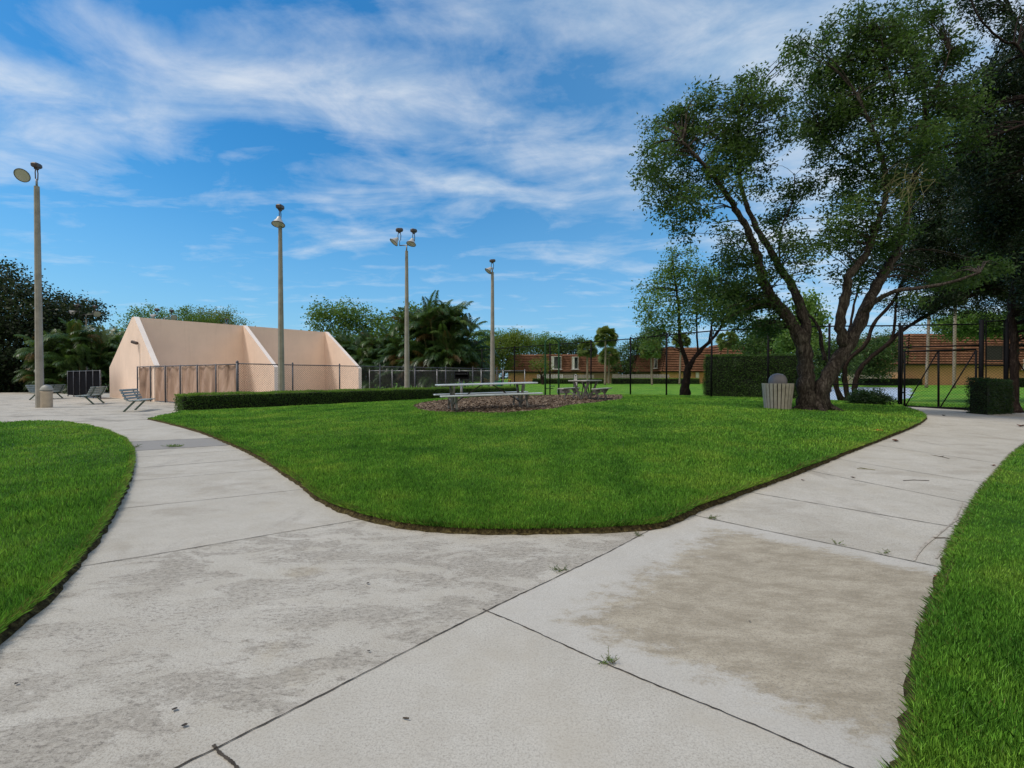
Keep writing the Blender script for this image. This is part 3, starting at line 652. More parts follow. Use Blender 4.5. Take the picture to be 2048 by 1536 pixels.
B3 = [pxblob(a, b, c, d, D3+random.uniform(-2.5, .5)) for a, b, c, d in B3]
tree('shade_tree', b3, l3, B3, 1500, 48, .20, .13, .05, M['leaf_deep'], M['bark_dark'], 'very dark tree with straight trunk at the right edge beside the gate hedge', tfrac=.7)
b4 = W(1370, 791, 25.6); b4.z = float(g(b4.x, b4.y))
l4 = [([b4]+pl(25.6, (1371, 770), (1374, 750), (1378, 728)), .24, .17), (pl(25.6, (1378, 738), (1367, 705), (1360, 680), (1358, 620), (1350, 560), (1345, 520)), .14, .03), (pl(25.6, (1376, 735), (1400, 702), (1423, 680), (1440, 657), (1452, 632), (1480, 610)), .13, .03),
      (pl(25.6, (1396, 705), (1393, 650), (1393, 600), (1390, 545)), .06, .02), (pl(25.6, (1418, 684), (1425, 640), (1430, 600), (1425, 550)), .06, .02), (pl(25.6, (1362, 690), (1345, 675), (1320, 660), (1300, 640)), .04, .015)]
B4 = [(1360, 525, 38, 30), (1340, 560, 42, 36), (1300, 590, 26, 28), (1330, 610, 50, 32), (1385, 570, 44, 44), (1430, 570, 40, 40), (1395, 620, 50, 34), (1300, 640, 30, 22), (1350, 655, 40, 20), (1445, 615, 36, 30), (1475, 590, 36, 34), (1300, 690, 26, 16), (1480, 640, 30, 20)]
B4 = [pxblob(a, b, c, d, 25.6+random.uniform(-1, 1)) for a, b, c, d in B4]
tree('young_tree', b4, l4, B4, 430, 24, .2, .16, .075, M['leaf_light'], M['bark_dark'], 'small forked tree with sparse light leaves behind the tall black fence', flare=.12, tw=.03)
# round, blobby far trees
def far_tree(name, px, D, blobs, n, L, leafm, label, cat='tree', group=None, sig=None, trunk=True, per=26):
    base = W(px, 760, D); base.z = float(g(base.x, base.y)); B = [pxblob(a, b, c, d, D+random.uniform(-.5, .5)*c*D/F) for a, b, c, d in blobs]
    lm = []
    if trunk:
        for k, b in enumerate(B[:5]):
            e = Vector(b[:3]); mid = base.lerp(e, .5)+Vector(((base.x-e.x)*.2, 0, .3)); lm.append(([base+Vector((random.uniform(-.1, .1), 0, -.05)), base.lerp(mid, .5), mid, e], .12+.012*D/3*.3, .03))
    return tree(name, base, lm, B, max(12, int(n*2.6)//per), per, sig or L*1.9, L*1.15, L*.7, leafm, M['bark_dark'], label, cat, group, flare=.05, tfrac=.15, tw=.03, maxd=5)
far_tree('broadleaf_tree', 20, 46, [(0, 620, 70, 60), (40, 590, 50, 40), (20, 570, 30, 20), (90, 640, 60, 50), (-60, 620, 90, 80), (0, 700, 90, 60), (-60, 740, 90, 50), (30, 760, 70, 40), (-100, 680, 90, 70)], 14000, .24, M['leaf_dark'], 'tall very dark tree at the far left behind the light pole')
far_tree('broadleaf_tree', 130, 48, [(130, 620, 50, 34), (170, 625, 36, 26), (100, 650, 50, 40), (150, 680, 60, 40), (60, 700, 50, 50), (60, 760, 50, 34)], 9000, .2, M['leaf_dark'], 'dark rounded tree between the tall left light pole and the palms')
far_tree('spreading_tree', 330, 66, [(330, 640, 70, 28), (300, 655, 60, 30), (370, 648, 50, 26), (280, 680, 50, 40), (380, 690, 80, 40)], 8000, .2, M['leaf_light'], 'dome-shaped green tree rising behind the left half of the court wall')
far_tree('spreading_tree', 440, 70, [(425, 637, 40, 22), (455, 650, 34, 20), (400, 650, 40, 24), (440, 690, 60, 40)], 6000, .2, M['leaf_yellow'], 'yellow-green treetop rising behind the middle of the court wall')
far_tree('broadleaf_tree', 690, 50, [(655, 625, 30, 20), (640, 645, 18, 24), (690, 628, 30, 22), (735, 645, 34, 22), (700, 670, 50, 34), (780, 650, 34, 20), (830, 640, 40, 24), (770, 700, 70, 40)], 6500, .22, M['leaf_light'], 'loose leafy tree beside the right end of the court wall, above the palms')
FT = [(965, 96, [(960, 690, 34, 22), (985, 680, 30, 18), (950, 725, 30, 22)], 'leaf_light', 'rounded tree just left of the farthest light pole'),
      (1005, 90, [(1005, 690, 38, 26), (1030, 680, 30, 18), (1005, 720, 26, 20)], 'leaf_yellow', 'yellow-green willowy tree right of the farthest light pole'),
      (1065, 100, [(1060, 685, 32, 20), (1090, 690, 26, 18), (1060, 710, 40, 20)], 'leaf_light', 'green tree directly above the left house roof'),
      (1130, 103, [(1130, 698, 34, 18), (1160, 692, 26, 14), (1110, 690, 24, 14)], 'leaf_tree', 'dark purplish-green tree above the middle of the left house roof'),
      (1255, 100, [(1250, 712, 30, 24), (1230, 735, 30, 22), (1265, 740, 20, 24)], 'leaf_tree', 'tree filling the gap between the two left houses'),
      (1300, 99, [(1290, 690, 28, 22), (1310, 670, 24, 18)], 'leaf_tree', 'dark tree above the left end of the middle house'),
      (1540, 60, [(1530, 670, 36, 26), (1570, 680, 30, 22), (1560, 650, 28, 20), (1510, 690, 24, 16)], 'leaf_tree', 'bushy tree above the right end of the middle house'),
      (1612, 52, [(1615, 640, 16, 26), (1612, 610, 12, 14), (1600, 680, 26, 20)], 'leaf_light', 'slim bright green tree seen behind the leaning trunk'),
      (1660, 70, [(1650, 700, 34, 26), (1680, 720, 40, 26), (1640, 730, 30, 24), (1690, 685, 24, 18)], 'leaf_tree', 'bushy tree seen between the leaning trunks'),
      (1730, 74, [(1740, 700, 34, 30), (1775, 690, 26, 26), (1760, 730, 30, 24), (1720, 730, 26, 24)], 'leaf_tree', 'round tree at the left end of the right house'),
      (1915, 62, [(1935, 640, 30, 14), (1960, 650, 34, 18), (1900, 650, 30, 16)], 'leaf_light', 'rounded green tree above the right house roof'),
      (2010, 60, [(2010, 650, 30, 14), (2040, 645, 30, 18)], 'leaf_tree', 'green treetop above the right end of the right house')]
for px, D, bl, lm_, lab in FT: far_tree('broadleaf_tree', px, D, bl, 3200, .3, M[lm_], lab, trunk=px < 1700)
far_tree('small_tree', 1085, 82, [(1080, 725, 16, 12), (1095, 735, 12, 10), (1072, 735, 10, 8)], 500, .2, M['leaf_yellow'], 'thin yellowish sapling in front of the left house')
# background wood that closes the horizon
Bw = []
for k in range(90):
    x = -190+k*4.6+random.uniform(-1, 1); y = 128+random.uniform(-8, 8)-abs(x)*.1; Bw.append((x, y, random.uniform(1.5, 3), 5, 4, random.uniform(2.6, 4.2)))
P, T, C = blob_points(Bw, 2200, 16, .6); npmesh('distant_wood', leaf_quads(P, .75, .45, .2), 4, M['leaf_tree'], None, T*.9)
tag(bpy.data.objects['distant_wood'], 'continuous band of distant trees along the horizon', 'woodland', kind='stuff')
Bw = []
for k in range(26):
    x = -78+k*2.6; y = 52+random.uniform(-1, 2) if x < -20 else 56+random.uniform(-1, 2); Bw.append((x, y, 1.6, 2, 1.8, 2.2))
P, T, C = blob_points(Bw, 900, 22, .5); npmesh('undergrowth', leaf_quads(P, .3, .16, .2), 4, M['leaf_dark'], None, T*.6)
tag(bpy.data.objects['undergrowth'], 'dark undergrowth beneath the trees and palms behind the courts', 'undergrowth', kind='stuff')
def curve_frond(base, az, el, L, droop, n=14):
    p = Vector(base); out = [p.copy()]; d = Vector((math.cos(az)*math.cos(el), math.sin(az)*math.cos(el), math.sin(el)))
    for i in range(n):
        p = p+d*(L/n); out.append(p.copy()); d = (d+Vector((0, 0, -droop*(.4+i/n)))).normalized()
    return out
def frond_leaflets(P, Ll, nper, wd, V, T, tint, sag=.55):
    n = len(P)
    for i in range(2, n):
        t = i/n; d = (P[i]-P[i-1]).normalized(); s = d.cross(Vector((0, 0, 1)));
        if s.length < .1: s = Vector((1, 0, 0))
        s.normalize(); upv = s.cross(d)
        for k in range(nper):
            q = P[i-1].lerp(P[i], k/nper); ll = Ll*math.sin(math.pi*(.18+.78*t))**.7*random.uniform(.85, 1.1)
            for sg in (-1, 1):
                dd = (s*sg*.8+d*.55+upv*random.uniform(.05, .35)).normalized(); mid = q+dd*ll*.5; tip = q+dd*ll*.95-Vector((0, 0, sag*ll)); w = d*wd*.5
                V.append([q, mid+w+Vector((0, 0, -.04*ll)), tip, mid-w+Vector((0, 0, -.04*ll))]); T.append(min(1, max(0, tint+random.uniform(-.15, .15))))
def areca(px, D, H, wd, label, nf=70, brown=.05):
    base = W(px, 790, D); base.z = 0; t = thing('areca_palm', base, label, 'palm', 'feathery palms behind the courts'); V = []; T = []; VB = []; TB = []; mb = MB(); ra = MB()
    ns = 9 if nf < 100 else 26
    for s_ in range(ns):
        a = random.uniform(0, 6.28); rr = random.uniform(.1, .5)*wd; bx = Vector((math.cos(a)*rr*.5, math.sin(a)*rr*.5, 0)); hh = H*random.uniform(.3, .68) if nf < 100 else H*random.uniform(.25, .80); tp = bx+Vector((math.cos(a)*rr*.8, math.sin(a)*rr*.8, hh))
        mb.tube([bx, bx.lerp(tp, .5)+Vector((0, 0, .1)), tp], [.055, .045, .04], 6)
        for f_ in range(nf//ns):
            az = random.uniform(0, 6.28); el = random.uniform(.45, 1.45); Lf = random.uniform(.32, .48)*H*.95 if nf < 100 else random.uniform(.22, .34)*H; P = curve_frond(tp, az, el, Lf, random.uniform(.10, .26), 12)
            bz = random.random() < brown
            ra.tube(P[::3], [.02, .016, .012, .008, .005], 4, False)
            (frond_leaflets(P, .62, 3, .05, VB, TB, .5, .9) if bz else frond_leaflets(P, .70, 5, .062, V, T, random.uniform(.2, 1.0)))
    for f_ in range(nf//2):        # low outer fronds
        a = random.uniform(0, 6.28); b_ = Vector((math.cos(a)*wd*.4, math.sin(a)*wd*.4, random.uniform(.2, H*.35))); P = curve_frond(b_, a+random.uniform(-.6, .6), random.uniform(.7, 1.3), H*.42, random.uniform(.14, .3), 12)
        (frond_leaflets(P, .6, 3, .05, VB, TB, .4, 1.0) if random.random() < brown*2 else frond_leaflets(P, .70, 5, .062, V, T, random.uniform(.0, .5)))
    mb.build('stem', M['cane'], t, True); ra.build('frond_stalks', M['cane'], t)
    npmesh('fronds', np.array([[tuple(p) for p in q] for q in V]), 4, M['leaf_palm'], t, np.array(T))
    if VB: npmesh('dry_fronds', np.array([[tuple(p) for p in q] for q in VB]), 4, M['leaf_palm_brown'], t, np.array(TB))
for px, D, H, wd, lab in [(120, 42, 5.4, 2.2, 'feathery palm clump nearest the tall left light pole'), (175, 41, 6.2, 2.4, 'feathery palm clump below the far twin floodlight'), (225, 43, 6.0, 2.2, 'feathery palm clump touching the left edge of the court wall'),
                          (690, 45, 5.6, 2.4, 'feathery palm clump beside the right end of the court wall'), (740, 44, 5.6, 2.4, 'feathery palm clump second from the court wall'), (785, 43, 6.0, 2.5, 'feathery palm clump just left of the twin-lamp pole'), (840, 42, 7.2, 3.4, 'tall feathery palm clump just right of the twin-lamp pole'), (892, 40, 7.9, 3.8, 'tallest feathery palm clump, last before the houses')]:
    areca(px, D, H*1.02, wd, lab, 260 if H > 6.5 else 80, .04)
def sabal(px, D, py_top, label, rad=1.3, brown=.15):
    base = W(px, 768, D); base.z = float(g(base.x, base.y)); top = W(px, py_top, D).z-base.z-rad*.8
    t = thing('fan_palm', base, label, 'palm', 'fan palms along the houses'); mb = MB(); lean = random.uniform(-.25, .25)
    mb.tube(smooth3([(0, 0, 0), (lean*.4, 0, top*.4), (lean, 0, top)], 5), [.2]+[.16]*9+[.15], 10, True, .06); mb.build('trunk', M['bark_palm'], t, True)
    V = []; T = []
    c = Vector((lean, 0, top))
    for i in range(70):
        az = random.uniform(0, 6.28); el = math.asin(random.uniform(-.75, .98)); d = Vector((math.cos(az)*math.cos(el), math.sin(az)*math.cos(el), math.sin(el)))
        s = d.cross(Vector((0, 0, 1))).normalized(); up = s.cross(d); rl = random.uniform(-1.2, 1.2); s = s*math.cos(rl)+up*math.sin(rl); up = s.cross(d); q = c+d*rad*.45
        V.append([c, c+d*rad*.25+s*.02, q, c+d*rad*.25-s*.02]); T.append(.6)
        tt = random.uniform(.1, .9)-(.2 if el < 0 else 0)
        for k in range(11):
            a = (k/10-.5)*2.3; dd = d*math.cos(a)+s*math.sin(a)+up*.1; ll = rad*.62*(1-.25*abs(a)/1.15); tip = q+dd*ll-Vector((0, 0, .28*ll)); w = (d*-math.sin(a)+s*math.cos(a))*.075*rad
            V.append([q, q+dd*ll*.55+w, tip, q+dd*ll*.55-w]); T.append(min(1, max(0, tt+random.uniform(-.15, .15))))
    npmesh('crown', np.array([[tuple(p) for p in q] for q in V]), 4, M['leaf_sabal'], t, np.array(T))
for px, D, py, lab, rd in [(1210, 78, 652, 'tall fan palm standing in front of the right end of the left house', 2.1), (1217, 88, 694, 'shorter fan palm just behind the tall one at the left house', 2.1), (1175, 82, 680, 'fan palm in front of the left house, left of the tall one', 1.9), (1304, 78, 678, 'fan palm with slim trunk at the left end of the middle house', 2.0),
                       (1359, 84, 665, 'fan palm behind the small forked tree', 1.7), (1456, 80, 662, 'low-crowned fan palm rising above the clipped tall hedge', 2.0), (1853, 60, 590, 'slim palm trunk left of centre behind the gate', 1.2), (1908, 56, 580, 'thicker palm trunk right of centre behind the gate', 1.2)]:
    sabal(px, D, py, lab, rd)
def hedge(name, A, B, depth, z1, n, L, label, leafm, topm=None, z0=None, rnd=.12, group=None, wav=.03):
    """clipped hedge from A to B (front base line); depth to the left of A->B"""
    A = Vector((A[0], A[1])); B = Vector((B[0], B[1])); d = (B-A); Ln = d.length; d.normalize(); nv = Vector((-d.y, d.x))
    zb = float(g(A.x, A.y)) if z0 is None else z0
    t = thing(name, (A.x, A.y, 0), label, 'hedge', group, math.atan2(d.y, d.x))
    zA = float(g(A.x, A.y)); zB = float(g(B.x, B.y)); mb = MB(); i_ = .07
    nseg = max(2, int(Ln/1.2)); vs = []
    for k in range(nseg+1):
        u = i_+(Ln-2*i_)*k/nseg; p = A+d*u; zz = float(g(p.x, p.y))
        vs += [(u, i_, zz), (u, i_, zz+z1-i_), (u, depth-i_, zz+z1-i_), (u, depth-i_, zz)]
    fs = [(4*k+a, 4*k+4+a, 4*k+4+(a+1) % 4, 4*k+(a+1) % 4) for k in range(nseg) for a in range(4)]+[(0, 1, 2, 3), (4*nseg+3, 4*nseg+2, 4*nseg+1, 4*nseg)]
    mb.add(vs, fs); mb.build('hedge_core', M['hedge_core'], t)
    ar = np.array([Ln*z1, Ln*z1*.5, depth*z1, depth*z1, Ln*depth*1.3]); fc = rng.choice(5, n, p=ar/ar.sum()); u = rng.random(n)*Ln; v = rng.random(n)*depth; w = rng.random(n)*z1
    u = np.where(fc == 2, 0, np.where(fc == 3, Ln, u)); v = np.where(fc == 0, 0, np.where(fc == 1, depth, v)); w = np.where(fc == 4, z1, w)
    k = np.maximum(0, 1-(z1-w)/rnd)*np.where(fc != 4, 1, 0)
    # rounded shoulders
    v = np.where(fc == 0, v+rnd*.6*k**2, v); v = np.where(fc == 1, v-rnd*.6*k**2, v); u = np.where(fc == 2, u+rnd*.6*k**2, u); u = np.where(fc == 3, u-rnd*.6*k**2, u)
    bump = np.sin(u*3.1+w*2)*np.cos(w*5+u)*wav
    x = u+rng.normal(0, .028, n)+np.where(fc >= 2, bump, 0)*(fc < 4); y = v+rng.normal(0, .028, n)+np.where(fc < 2, bump, 0); zz = w+rng.normal(0, .022, n)+np.where(fc == 4, bump*.8, 0)
    X = A.x+d.x*x+nv.x*y; Y = A.y+d.y*x+nv.y*y; zz = zz+g(X, Y)
    P = np.stack([x, y, np.maximum(zz, g(X, Y)+.02)], 1); Q = leaf_quads(P, L, L*.55, -.15)
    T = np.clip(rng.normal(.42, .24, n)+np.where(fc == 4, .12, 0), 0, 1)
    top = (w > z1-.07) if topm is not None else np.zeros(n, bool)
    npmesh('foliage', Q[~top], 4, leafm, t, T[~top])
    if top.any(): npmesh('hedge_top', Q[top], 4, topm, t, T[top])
    return t
hA = G(364, 824); hB = G(878, 799); hd = (hB-hA); hE = hA+hd*1.55
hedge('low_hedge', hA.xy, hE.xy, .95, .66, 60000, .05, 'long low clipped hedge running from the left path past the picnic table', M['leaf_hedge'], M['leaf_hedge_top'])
def fz(px, py, D): v = W(px, py, D); return v
hL = W(1407, 790, 23.6); hR = W(1600, 796, 21.2)
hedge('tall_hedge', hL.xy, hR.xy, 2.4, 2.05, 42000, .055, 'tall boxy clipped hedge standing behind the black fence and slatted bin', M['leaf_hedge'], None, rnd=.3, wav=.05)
ha = G(1979, 830); hb = G(2024, 827)
hedge('small_hedge', ha.xy, hb.xy, .55, 1.12, 12000, .05, 'small cube-shaped clipped hedge on the path at the right of the gate', M['leaf_hedge_dark'], None, rnd=.1)
for px0, px1, D, z1, lab, mm in [(1066, 1207, 90, 1.0, 'low hedge in front of the left house and its white pickets', 'leaf_hedge'), (1225, 1400, 89, 1.05, 'low hedge in front of the grey pickets of the middle house', 'leaf_hedge'), (1725, 1846, 76, 1.0, 'low hedge beyond the pond in front of the white pickets', 'leaf_hedge_dark'), (2034, 2120, 60, 1.1, 'dark low hedge beyond the fence at the right edge', 'leaf_hedge_dark')]:
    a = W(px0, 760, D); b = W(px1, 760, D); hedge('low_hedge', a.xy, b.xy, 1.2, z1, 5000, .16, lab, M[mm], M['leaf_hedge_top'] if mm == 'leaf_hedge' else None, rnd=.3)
bb = W(1735, 800, 17.4); bb.z = float(g(bb.x, bb.y))
t = thing('round_bush', bb, 'dark low rounded bush at the foot of the multi-stemmed tree', 'bush'); P, T, C = blob_points([(0, 0, .28, .62, .55, .34), (.3, -.1, .2, .42, .4, .26), (-.3, 0, .25, .4, .4, .3)], 260, 34, .07); npmesh('foliage', leaf_quads(P, .06, .03, 0), 4, M['leaf_hedge_dark'], t, T)
t['label'] = 'dark low rounded bush at the foot of the multi-stemmed tree'
# ------------------------------------------------------------------ courts
A0 = R(51.3); wv = Vector((math.cos(A0), math.sin(A0), 0)); nv = Vector((math.sin(A0), -math.cos(A0), 0)); P0 = Vector((-22.46, 28.69, 0)); ZT, LF, ZE = 4.92, 4.7, 1.98
court = thing('handball_court', P0, 'peach stucco handball court wall with three sloping side walls', 'court wall'); mb = MB()
def loc(a, b, z): return wv*a+nv*b+Vector((0, 0, z))
def slab(mb, pts, a0, a1):
    """polygon in (b,z) extruded along the wall direction"""
    n = len(pts); vs = [loc(a0, b, z) for b, z in pts]+[loc(a1, b, z) for b, z in pts]
    mb.add(vs, [tuple(range(n)), tuple(range(2*n-1, n-1, -1))]+[(i, i+n, (i+1) % n+n, (i+1) % n) for i in range(n)])
slab(mb, [(-.13, 0), (.13, 0), (.13, ZT-.012), (-.13, ZT-.012)], .126, 12.2-.126); mb.build('back_wall', M['stucco'], court)
for k, Lb in ((0, 5.6), (1, 4.6), (2, 4.6)):
    Lf_ = 3.9 if k == 0 else LF
    mb = MB(); a = k*6.1; slab(mb, [(-Lb, 0), (Lf_, 0), (Lf_, ZE), (.2, ZT), (-.2, ZT), (-Lb, ZE)], a-.125, a+.125); sw = mb.build('side_wall', M['stucco'], court)
    mb = MB()
    for p, q in (((Lf_, ZE), (.2, ZT)), ((.2, ZT), (-.2, ZT)), ((-.2, ZT), (-Lb, ZE)), ((Lf_, 0), (Lf_, ZE))):
        pa = [loc(a-.128, p[0], p[1]), loc(a+.128, p[0], p[1]), loc(a+.128, q[0], q[1]), loc(a-.128, q[0], q[1])]; dn = Vector((0, 0, .006)) if p[0] != q[0] else nv*.006
        mb.poly([v+dn for v in pa])
    mb.build('wall_cap', M['stucco_cap'], sw)
mb = MB(); lp = loc(-.2, 1.0, 3.35); mb.box(lp+Vector((-.08, -.05, .0)), (.34, .2, .16), Matrix.Rotation(.35, 4, 'Y'), bev=.03); mb.bar(lp+wv*.05, lp-wv*.12, .05); mb.build('wall_light', M['lamp_body'], court)
mb = MB(); mb.tube([loc(-.14, 1.35, .6), loc(-.14, 1.35, 3.3)], .016, 6); mb.box(loc(-.15, 1.35, 1.25), (.1, .1, .16)); mb.build('conduit', M['stucco_cap'], court)
# ------------------------------------------------------------------ fences
def mesh_panel(mb, A, B, z0a, z0b, z1a, z1b, sp_, w):
    """flat chain-link wires on the vertical plane from A to B"""
    A = Vector((A[0], A[1], 0)); B = Vector((B[0], B[1], 0)); d = B-A; Ln = d.length; d.normalize(); H = max(z1a-z0a, z1b-z0b); st = sp_*1.4142
    def put(u0, v0, u1, v1, sg):
        ww = w*.7071
        def pt(u, v):
            t = u/Ln; zb = z0a+(z0b-z0a)*t; zt = z1a+(z1b-z1a)*t; return A+d*u+Vector((0, 0, zb+(zt-zb)*v/H))
        mb.add([pt(u0-ww*.5, v0+sg*ww*.5), pt(u0+ww*.5, v0-sg*ww*.5), pt(u1+ww*.5, v1-sg*ww*.5), pt(u1-ww*.5, v1+sg*ww*.5)], [(0, 1, 2, 3)])
    c = -H
    while c < Ln:
        u0 = max(0, c); v0 = u0-c; u1 = min(Ln, c+H); v1 = u1-c
        if u1-u0 > .01: put(u0, v0, u1, v1, 1); put(u0, H-v0, u1, H-v1, -1)
        c += st
def pipe(mb, a, b, r_, n=8): mb.tube([a, b], r_, n)
def fence_run(t, pts, r_post, r_rail, matp, matw, sp_, w, z_off=0.05, mid=None, bottom=False, mesh=True, org=Vector((0, 0, 0))):
    """pts: list of (x, y, zbase, ztop); one post mesh each"""
    for x, y, zb, zt in pts:
        mb = MB(); mb.tube([(x-org.x, y-org.y, zb-.1), (x-org.x, y-org.y, zt+.05)], r_post, 10); mb.lathe([(0.001, zt+.11), (r_post*1.1, zt+.07), (r_post*1.25, zt+.03)], (x-org.x, y-org.y, 0), 10)
        mb.build('post', matp, t, True)
    mb = MB(); mw = MB()
    for a, b in zip(pts[:-1], pts[1:]):
        pipe(mb, (a[0]-org.x, a[1]-org.y, a[3]-.02), (b[0]-org.x, b[1]-org.y, b[3]-.02), r_rail)
        if mesh: mesh_panel(mw, (a[0]-org.x, a[1]-org.y), (b[0]-org.x, b[1]-org.y), a[2]+z_off, b[2]+z_off, a[3]-.03, b[3]-.03, sp_, w)
    mb.build('top_rail', matp, t, True)
    if mid is not None:
        mb = MB()
        for a, b in zip(pts[:-1], pts[1:]): pipe(mb, (a[0]-org.x, a[1]-org.y, mid), (b[0]-org.x, b[1]-org.y, mid), r_rail*.9)
        mb.build('middle_rail', matp, t, True)
    if mesh: mw.build('chain_mesh', matw, t)
# front court fence, chain link
C0 = Vector((-12.3, 21.5, 0)); frd = Vector((.64, .768, 0)).normalized(); fld = Vector((-9.0, 5.8, 0)).normalized()
t = thing('chain_link_fence', C0, 'grey chain-link fence running behind the low hedge past the court wall', 'fence')
pts = [(C0.x, C0.y, 0, 1.97)]
for k in range(1, 8): q = C0+frd*2.5*k; pts.append((q.x, q.y, float(g(q.x, q.y)), 1.96))
fence_run(t, pts, .035, .024, M['galv_dark'], M['grey_wire'], .075, .007, org=C0)
mb = MB(); mb.tube([(0, 0, 0), (0, 0, 2.0)], .055, 12); mb.lathe([(.001, 2.1), (.05, 2.05), (.065, 2.0)], n=12); mb.build('corner_post', M['galv_dark'], t, True)
t = thing('screened_fence', C0, 'chain-link fence covered with wrinkled brown windscreen beside the court wall', 'fence'); mb = MB(); ms = MB(); Lt = 10.7
for k, u in enumerate([1.9, 3.7, 5.5, 7.2, 9.0, 10.7]):
    q = fld*u; mb = MB(); mb.tube([(q.x, q.y, 0), (q.x, q.y, 1.96)], .035, 8); mb.build('post', M['galv_dark'], t, True)
mb = MB(); mb.tube([(0, 0, 1.92), tuple(fld*Lt+Vector((0, 0, 1.92)))], .024, 8); mb.build('top_rail', M['galv_dark'], t, True)
us = [0.06, 1.9, 3.7, 5.5, 7.2, 9.0, 10.7]; bn = Vector((fld.y, -fld.x, 0))
for a, b in zip(us[:-1], us[1:]):
    mb = MB(); nx, nz = 16, 10
    vs = []
    for j in range(nz+1):
        for i in range(nx+1):
            u = a+.04+(b-a-.08)*i/nx; z = .06+1.82*j/nz; bulge = .045*math.sin(math.pi*i/nx)*math.sin(u*7+z*2)+random.uniform(-.008, .008)
            q = fld*u+bn*(bulge+.06); vs.append((q.x, q.y, z+(.02*math.sin(u*9) if j == nz else 0)))
    mb.add(vs, [(j*(nx+1)+i, j*(nx+1)+i+1, (j+1)*(nx+1)+i+1, (j+1)*(nx+1)+i) for j in range(nz) for i in range(nx)]); mb.build('windscreen', M['windscreen'], t, True)
# far court fence
q0 = W(739, 760, 35); t = thing('chain_link_fence', (q0.x, q0.y, 0), 'farther grey chain-link fence in front of the palms right of the court wall', 'fence')
pts = []
for k in range(8): q = Vector((q0.x, q0.y, 0))+Vector((1, .08, 0))*1.62*k; pts.append((q.x, q.y, 0, 1.83))
fence_run(t, pts, .03, .022, M['galv'], M['grey_wire'], .09, .006, org=Vector((q0.x, q0.y, 0)))
q0 = W(201, 790, 29.5); t = thing('screened_fence', (q0.x, q0.y, 0), 'dark windscreened fence panel under the palms at the far left', 'fence')
e = W(136, 790, 33.5); dd = Vector((e.x-q0.x, e.y-q0.y, 0))
for k in range(6): q = dd*(k/5); mb = MB(); mb.tube([(q.x, q.y, 0), (q.x, q.y, 1.78)], .04 if k == 0 else .028, 8); mb.build('post', M['galv_dark'], t, True)
mb = MB(); mb.tube([(0, 0, 1.74), (dd.x, dd.y, 1.74)], .025, 8); mb.build('top_rail', M['galv_dark'], t, True)
mb = MB(); mb.poly([(0, .03, .1), (dd.x, dd.y+.03, .1), (dd.x, dd.y+.03, 1.72), (0, .03, 1.72)]); mb.build('windscreen', M['dark_screen'], t)
# tall black fence
TF = [(930, 39.5), (964, 37.0), (1029, 33.8), (1100, 31.1), (1182, 28.5), (1261, 26.2), (1333, 23.9), (1423, 21.7), (1536, 20.3), (1658, 19.7)]
pts = []
for px, D in TF: q = W(px, 754, D); pts.append((q.x, q.y, float(g(q.x, q.y)), 3.45))
pts.append((gl.x-.05, gl.y, float(g(gl.x, gl.y)), 3.42))
org = Vector((pts[-1][0], pts[-1][1], 0)); t = thing('tall_fence', org, 'tall black chain-link fence sweeping from the gate far back to the left', 'fence')
fence_run(t, pts, .042, .028, M['black_metal'], M['black_wire'], .075, .0045, org=org)
mb = MB(); pipe(mb, (0, 0, 1.05), (pts[-2][0]-org.x, pts[-2][1]-org.y, 1.05), .025); mb.build('middle_rail', M['black_metal'], t, True)
# gate section
t = thing('gate', (gl.x, gl.y, 0), 'black chain-link gate with two diagonal braces closing the right path', 'gate'); o_ = Vector((gl.x, gl.y, 0))
def Q(px, py):
    k = (px-1800)/162.; D = 19.2+(18.05-19.2)*k; return W(px, py, D)-o_
fr = MB()
for a, b in (((1809, 703), (1809, 815)), ((1952, 700), (1952, 817)), ((1809, 703), (1952, 699)), ((1809, 814), (1952, 817)), ((1877, 702), (1877, 816))): pipe(fr, Q(*a), Q(*b), .035)
fr.build('gate_frame', M['black_metal'], t, True)
for a, b in (((1811, 812), (1875, 704)), ((1881, 814), (1951, 702))): br = MB(); pipe(br, Q(*a), Q(*b), .022); br.build('diagonal_brace', M['black_metal'], t, True)
mw = MB(); a = Q(1809, 815); b = Q(1952, 817); c = Q(1809, 703); d = Q(1952, 700); mesh_panel(mw, a.xy, b.xy, a.z, b.z, c.z, d.z, .075, .0055); mw.build('chain_mesh', M['black_wire'], t)
for py in (725, 785):
    h = MB(); pipe(h, Q(1798, py), Q(1811, py), .03); h.build('hinge', M['black_metal'], t)
for py in (735, 757): h = MB(); pipe(h, Q(1950, py), Q(1966, py), .02); h.build('latch', M['black_metal'], t)
t = thing('gate_surround', o_, 'black chain-link panels and posts framing the gate at the right', 'fence')
for px, r_ in ((1803, .045), (1962, .075), (2013, .06)):
    D = 19.2+(18.05-19.2)*(px-1800)/162.; a = W(px, 754, D); p = MB(); top = 3.42 if px < 1900 else 3.5; p.tube([(a.x-o_.x, a.y-o_.y, float(g(a.x, a.y))-.1), (a.x-o_.x, a.y-o_.y, top)], r_, 12); p.build('post', M['black_metal'], t, True)
mb = MB(); mw = MB()
for a, b in (((1803, 651), (1962, 648)), ((1803, 695), (1962, 690)), ((1970, 643), (2013, 641)), ((1970, 731), (2013, 731)), ((2013, 690), (2200, 690)), ((2013, 645), (2200, 638)), ((2013, 823), (2200, 829)), ((2013, 700), (2200, 699))): mb = MB(); pipe(mb, Q(*a), Q(*b), .026); mb.build('rail', M['black_metal'], t, True)
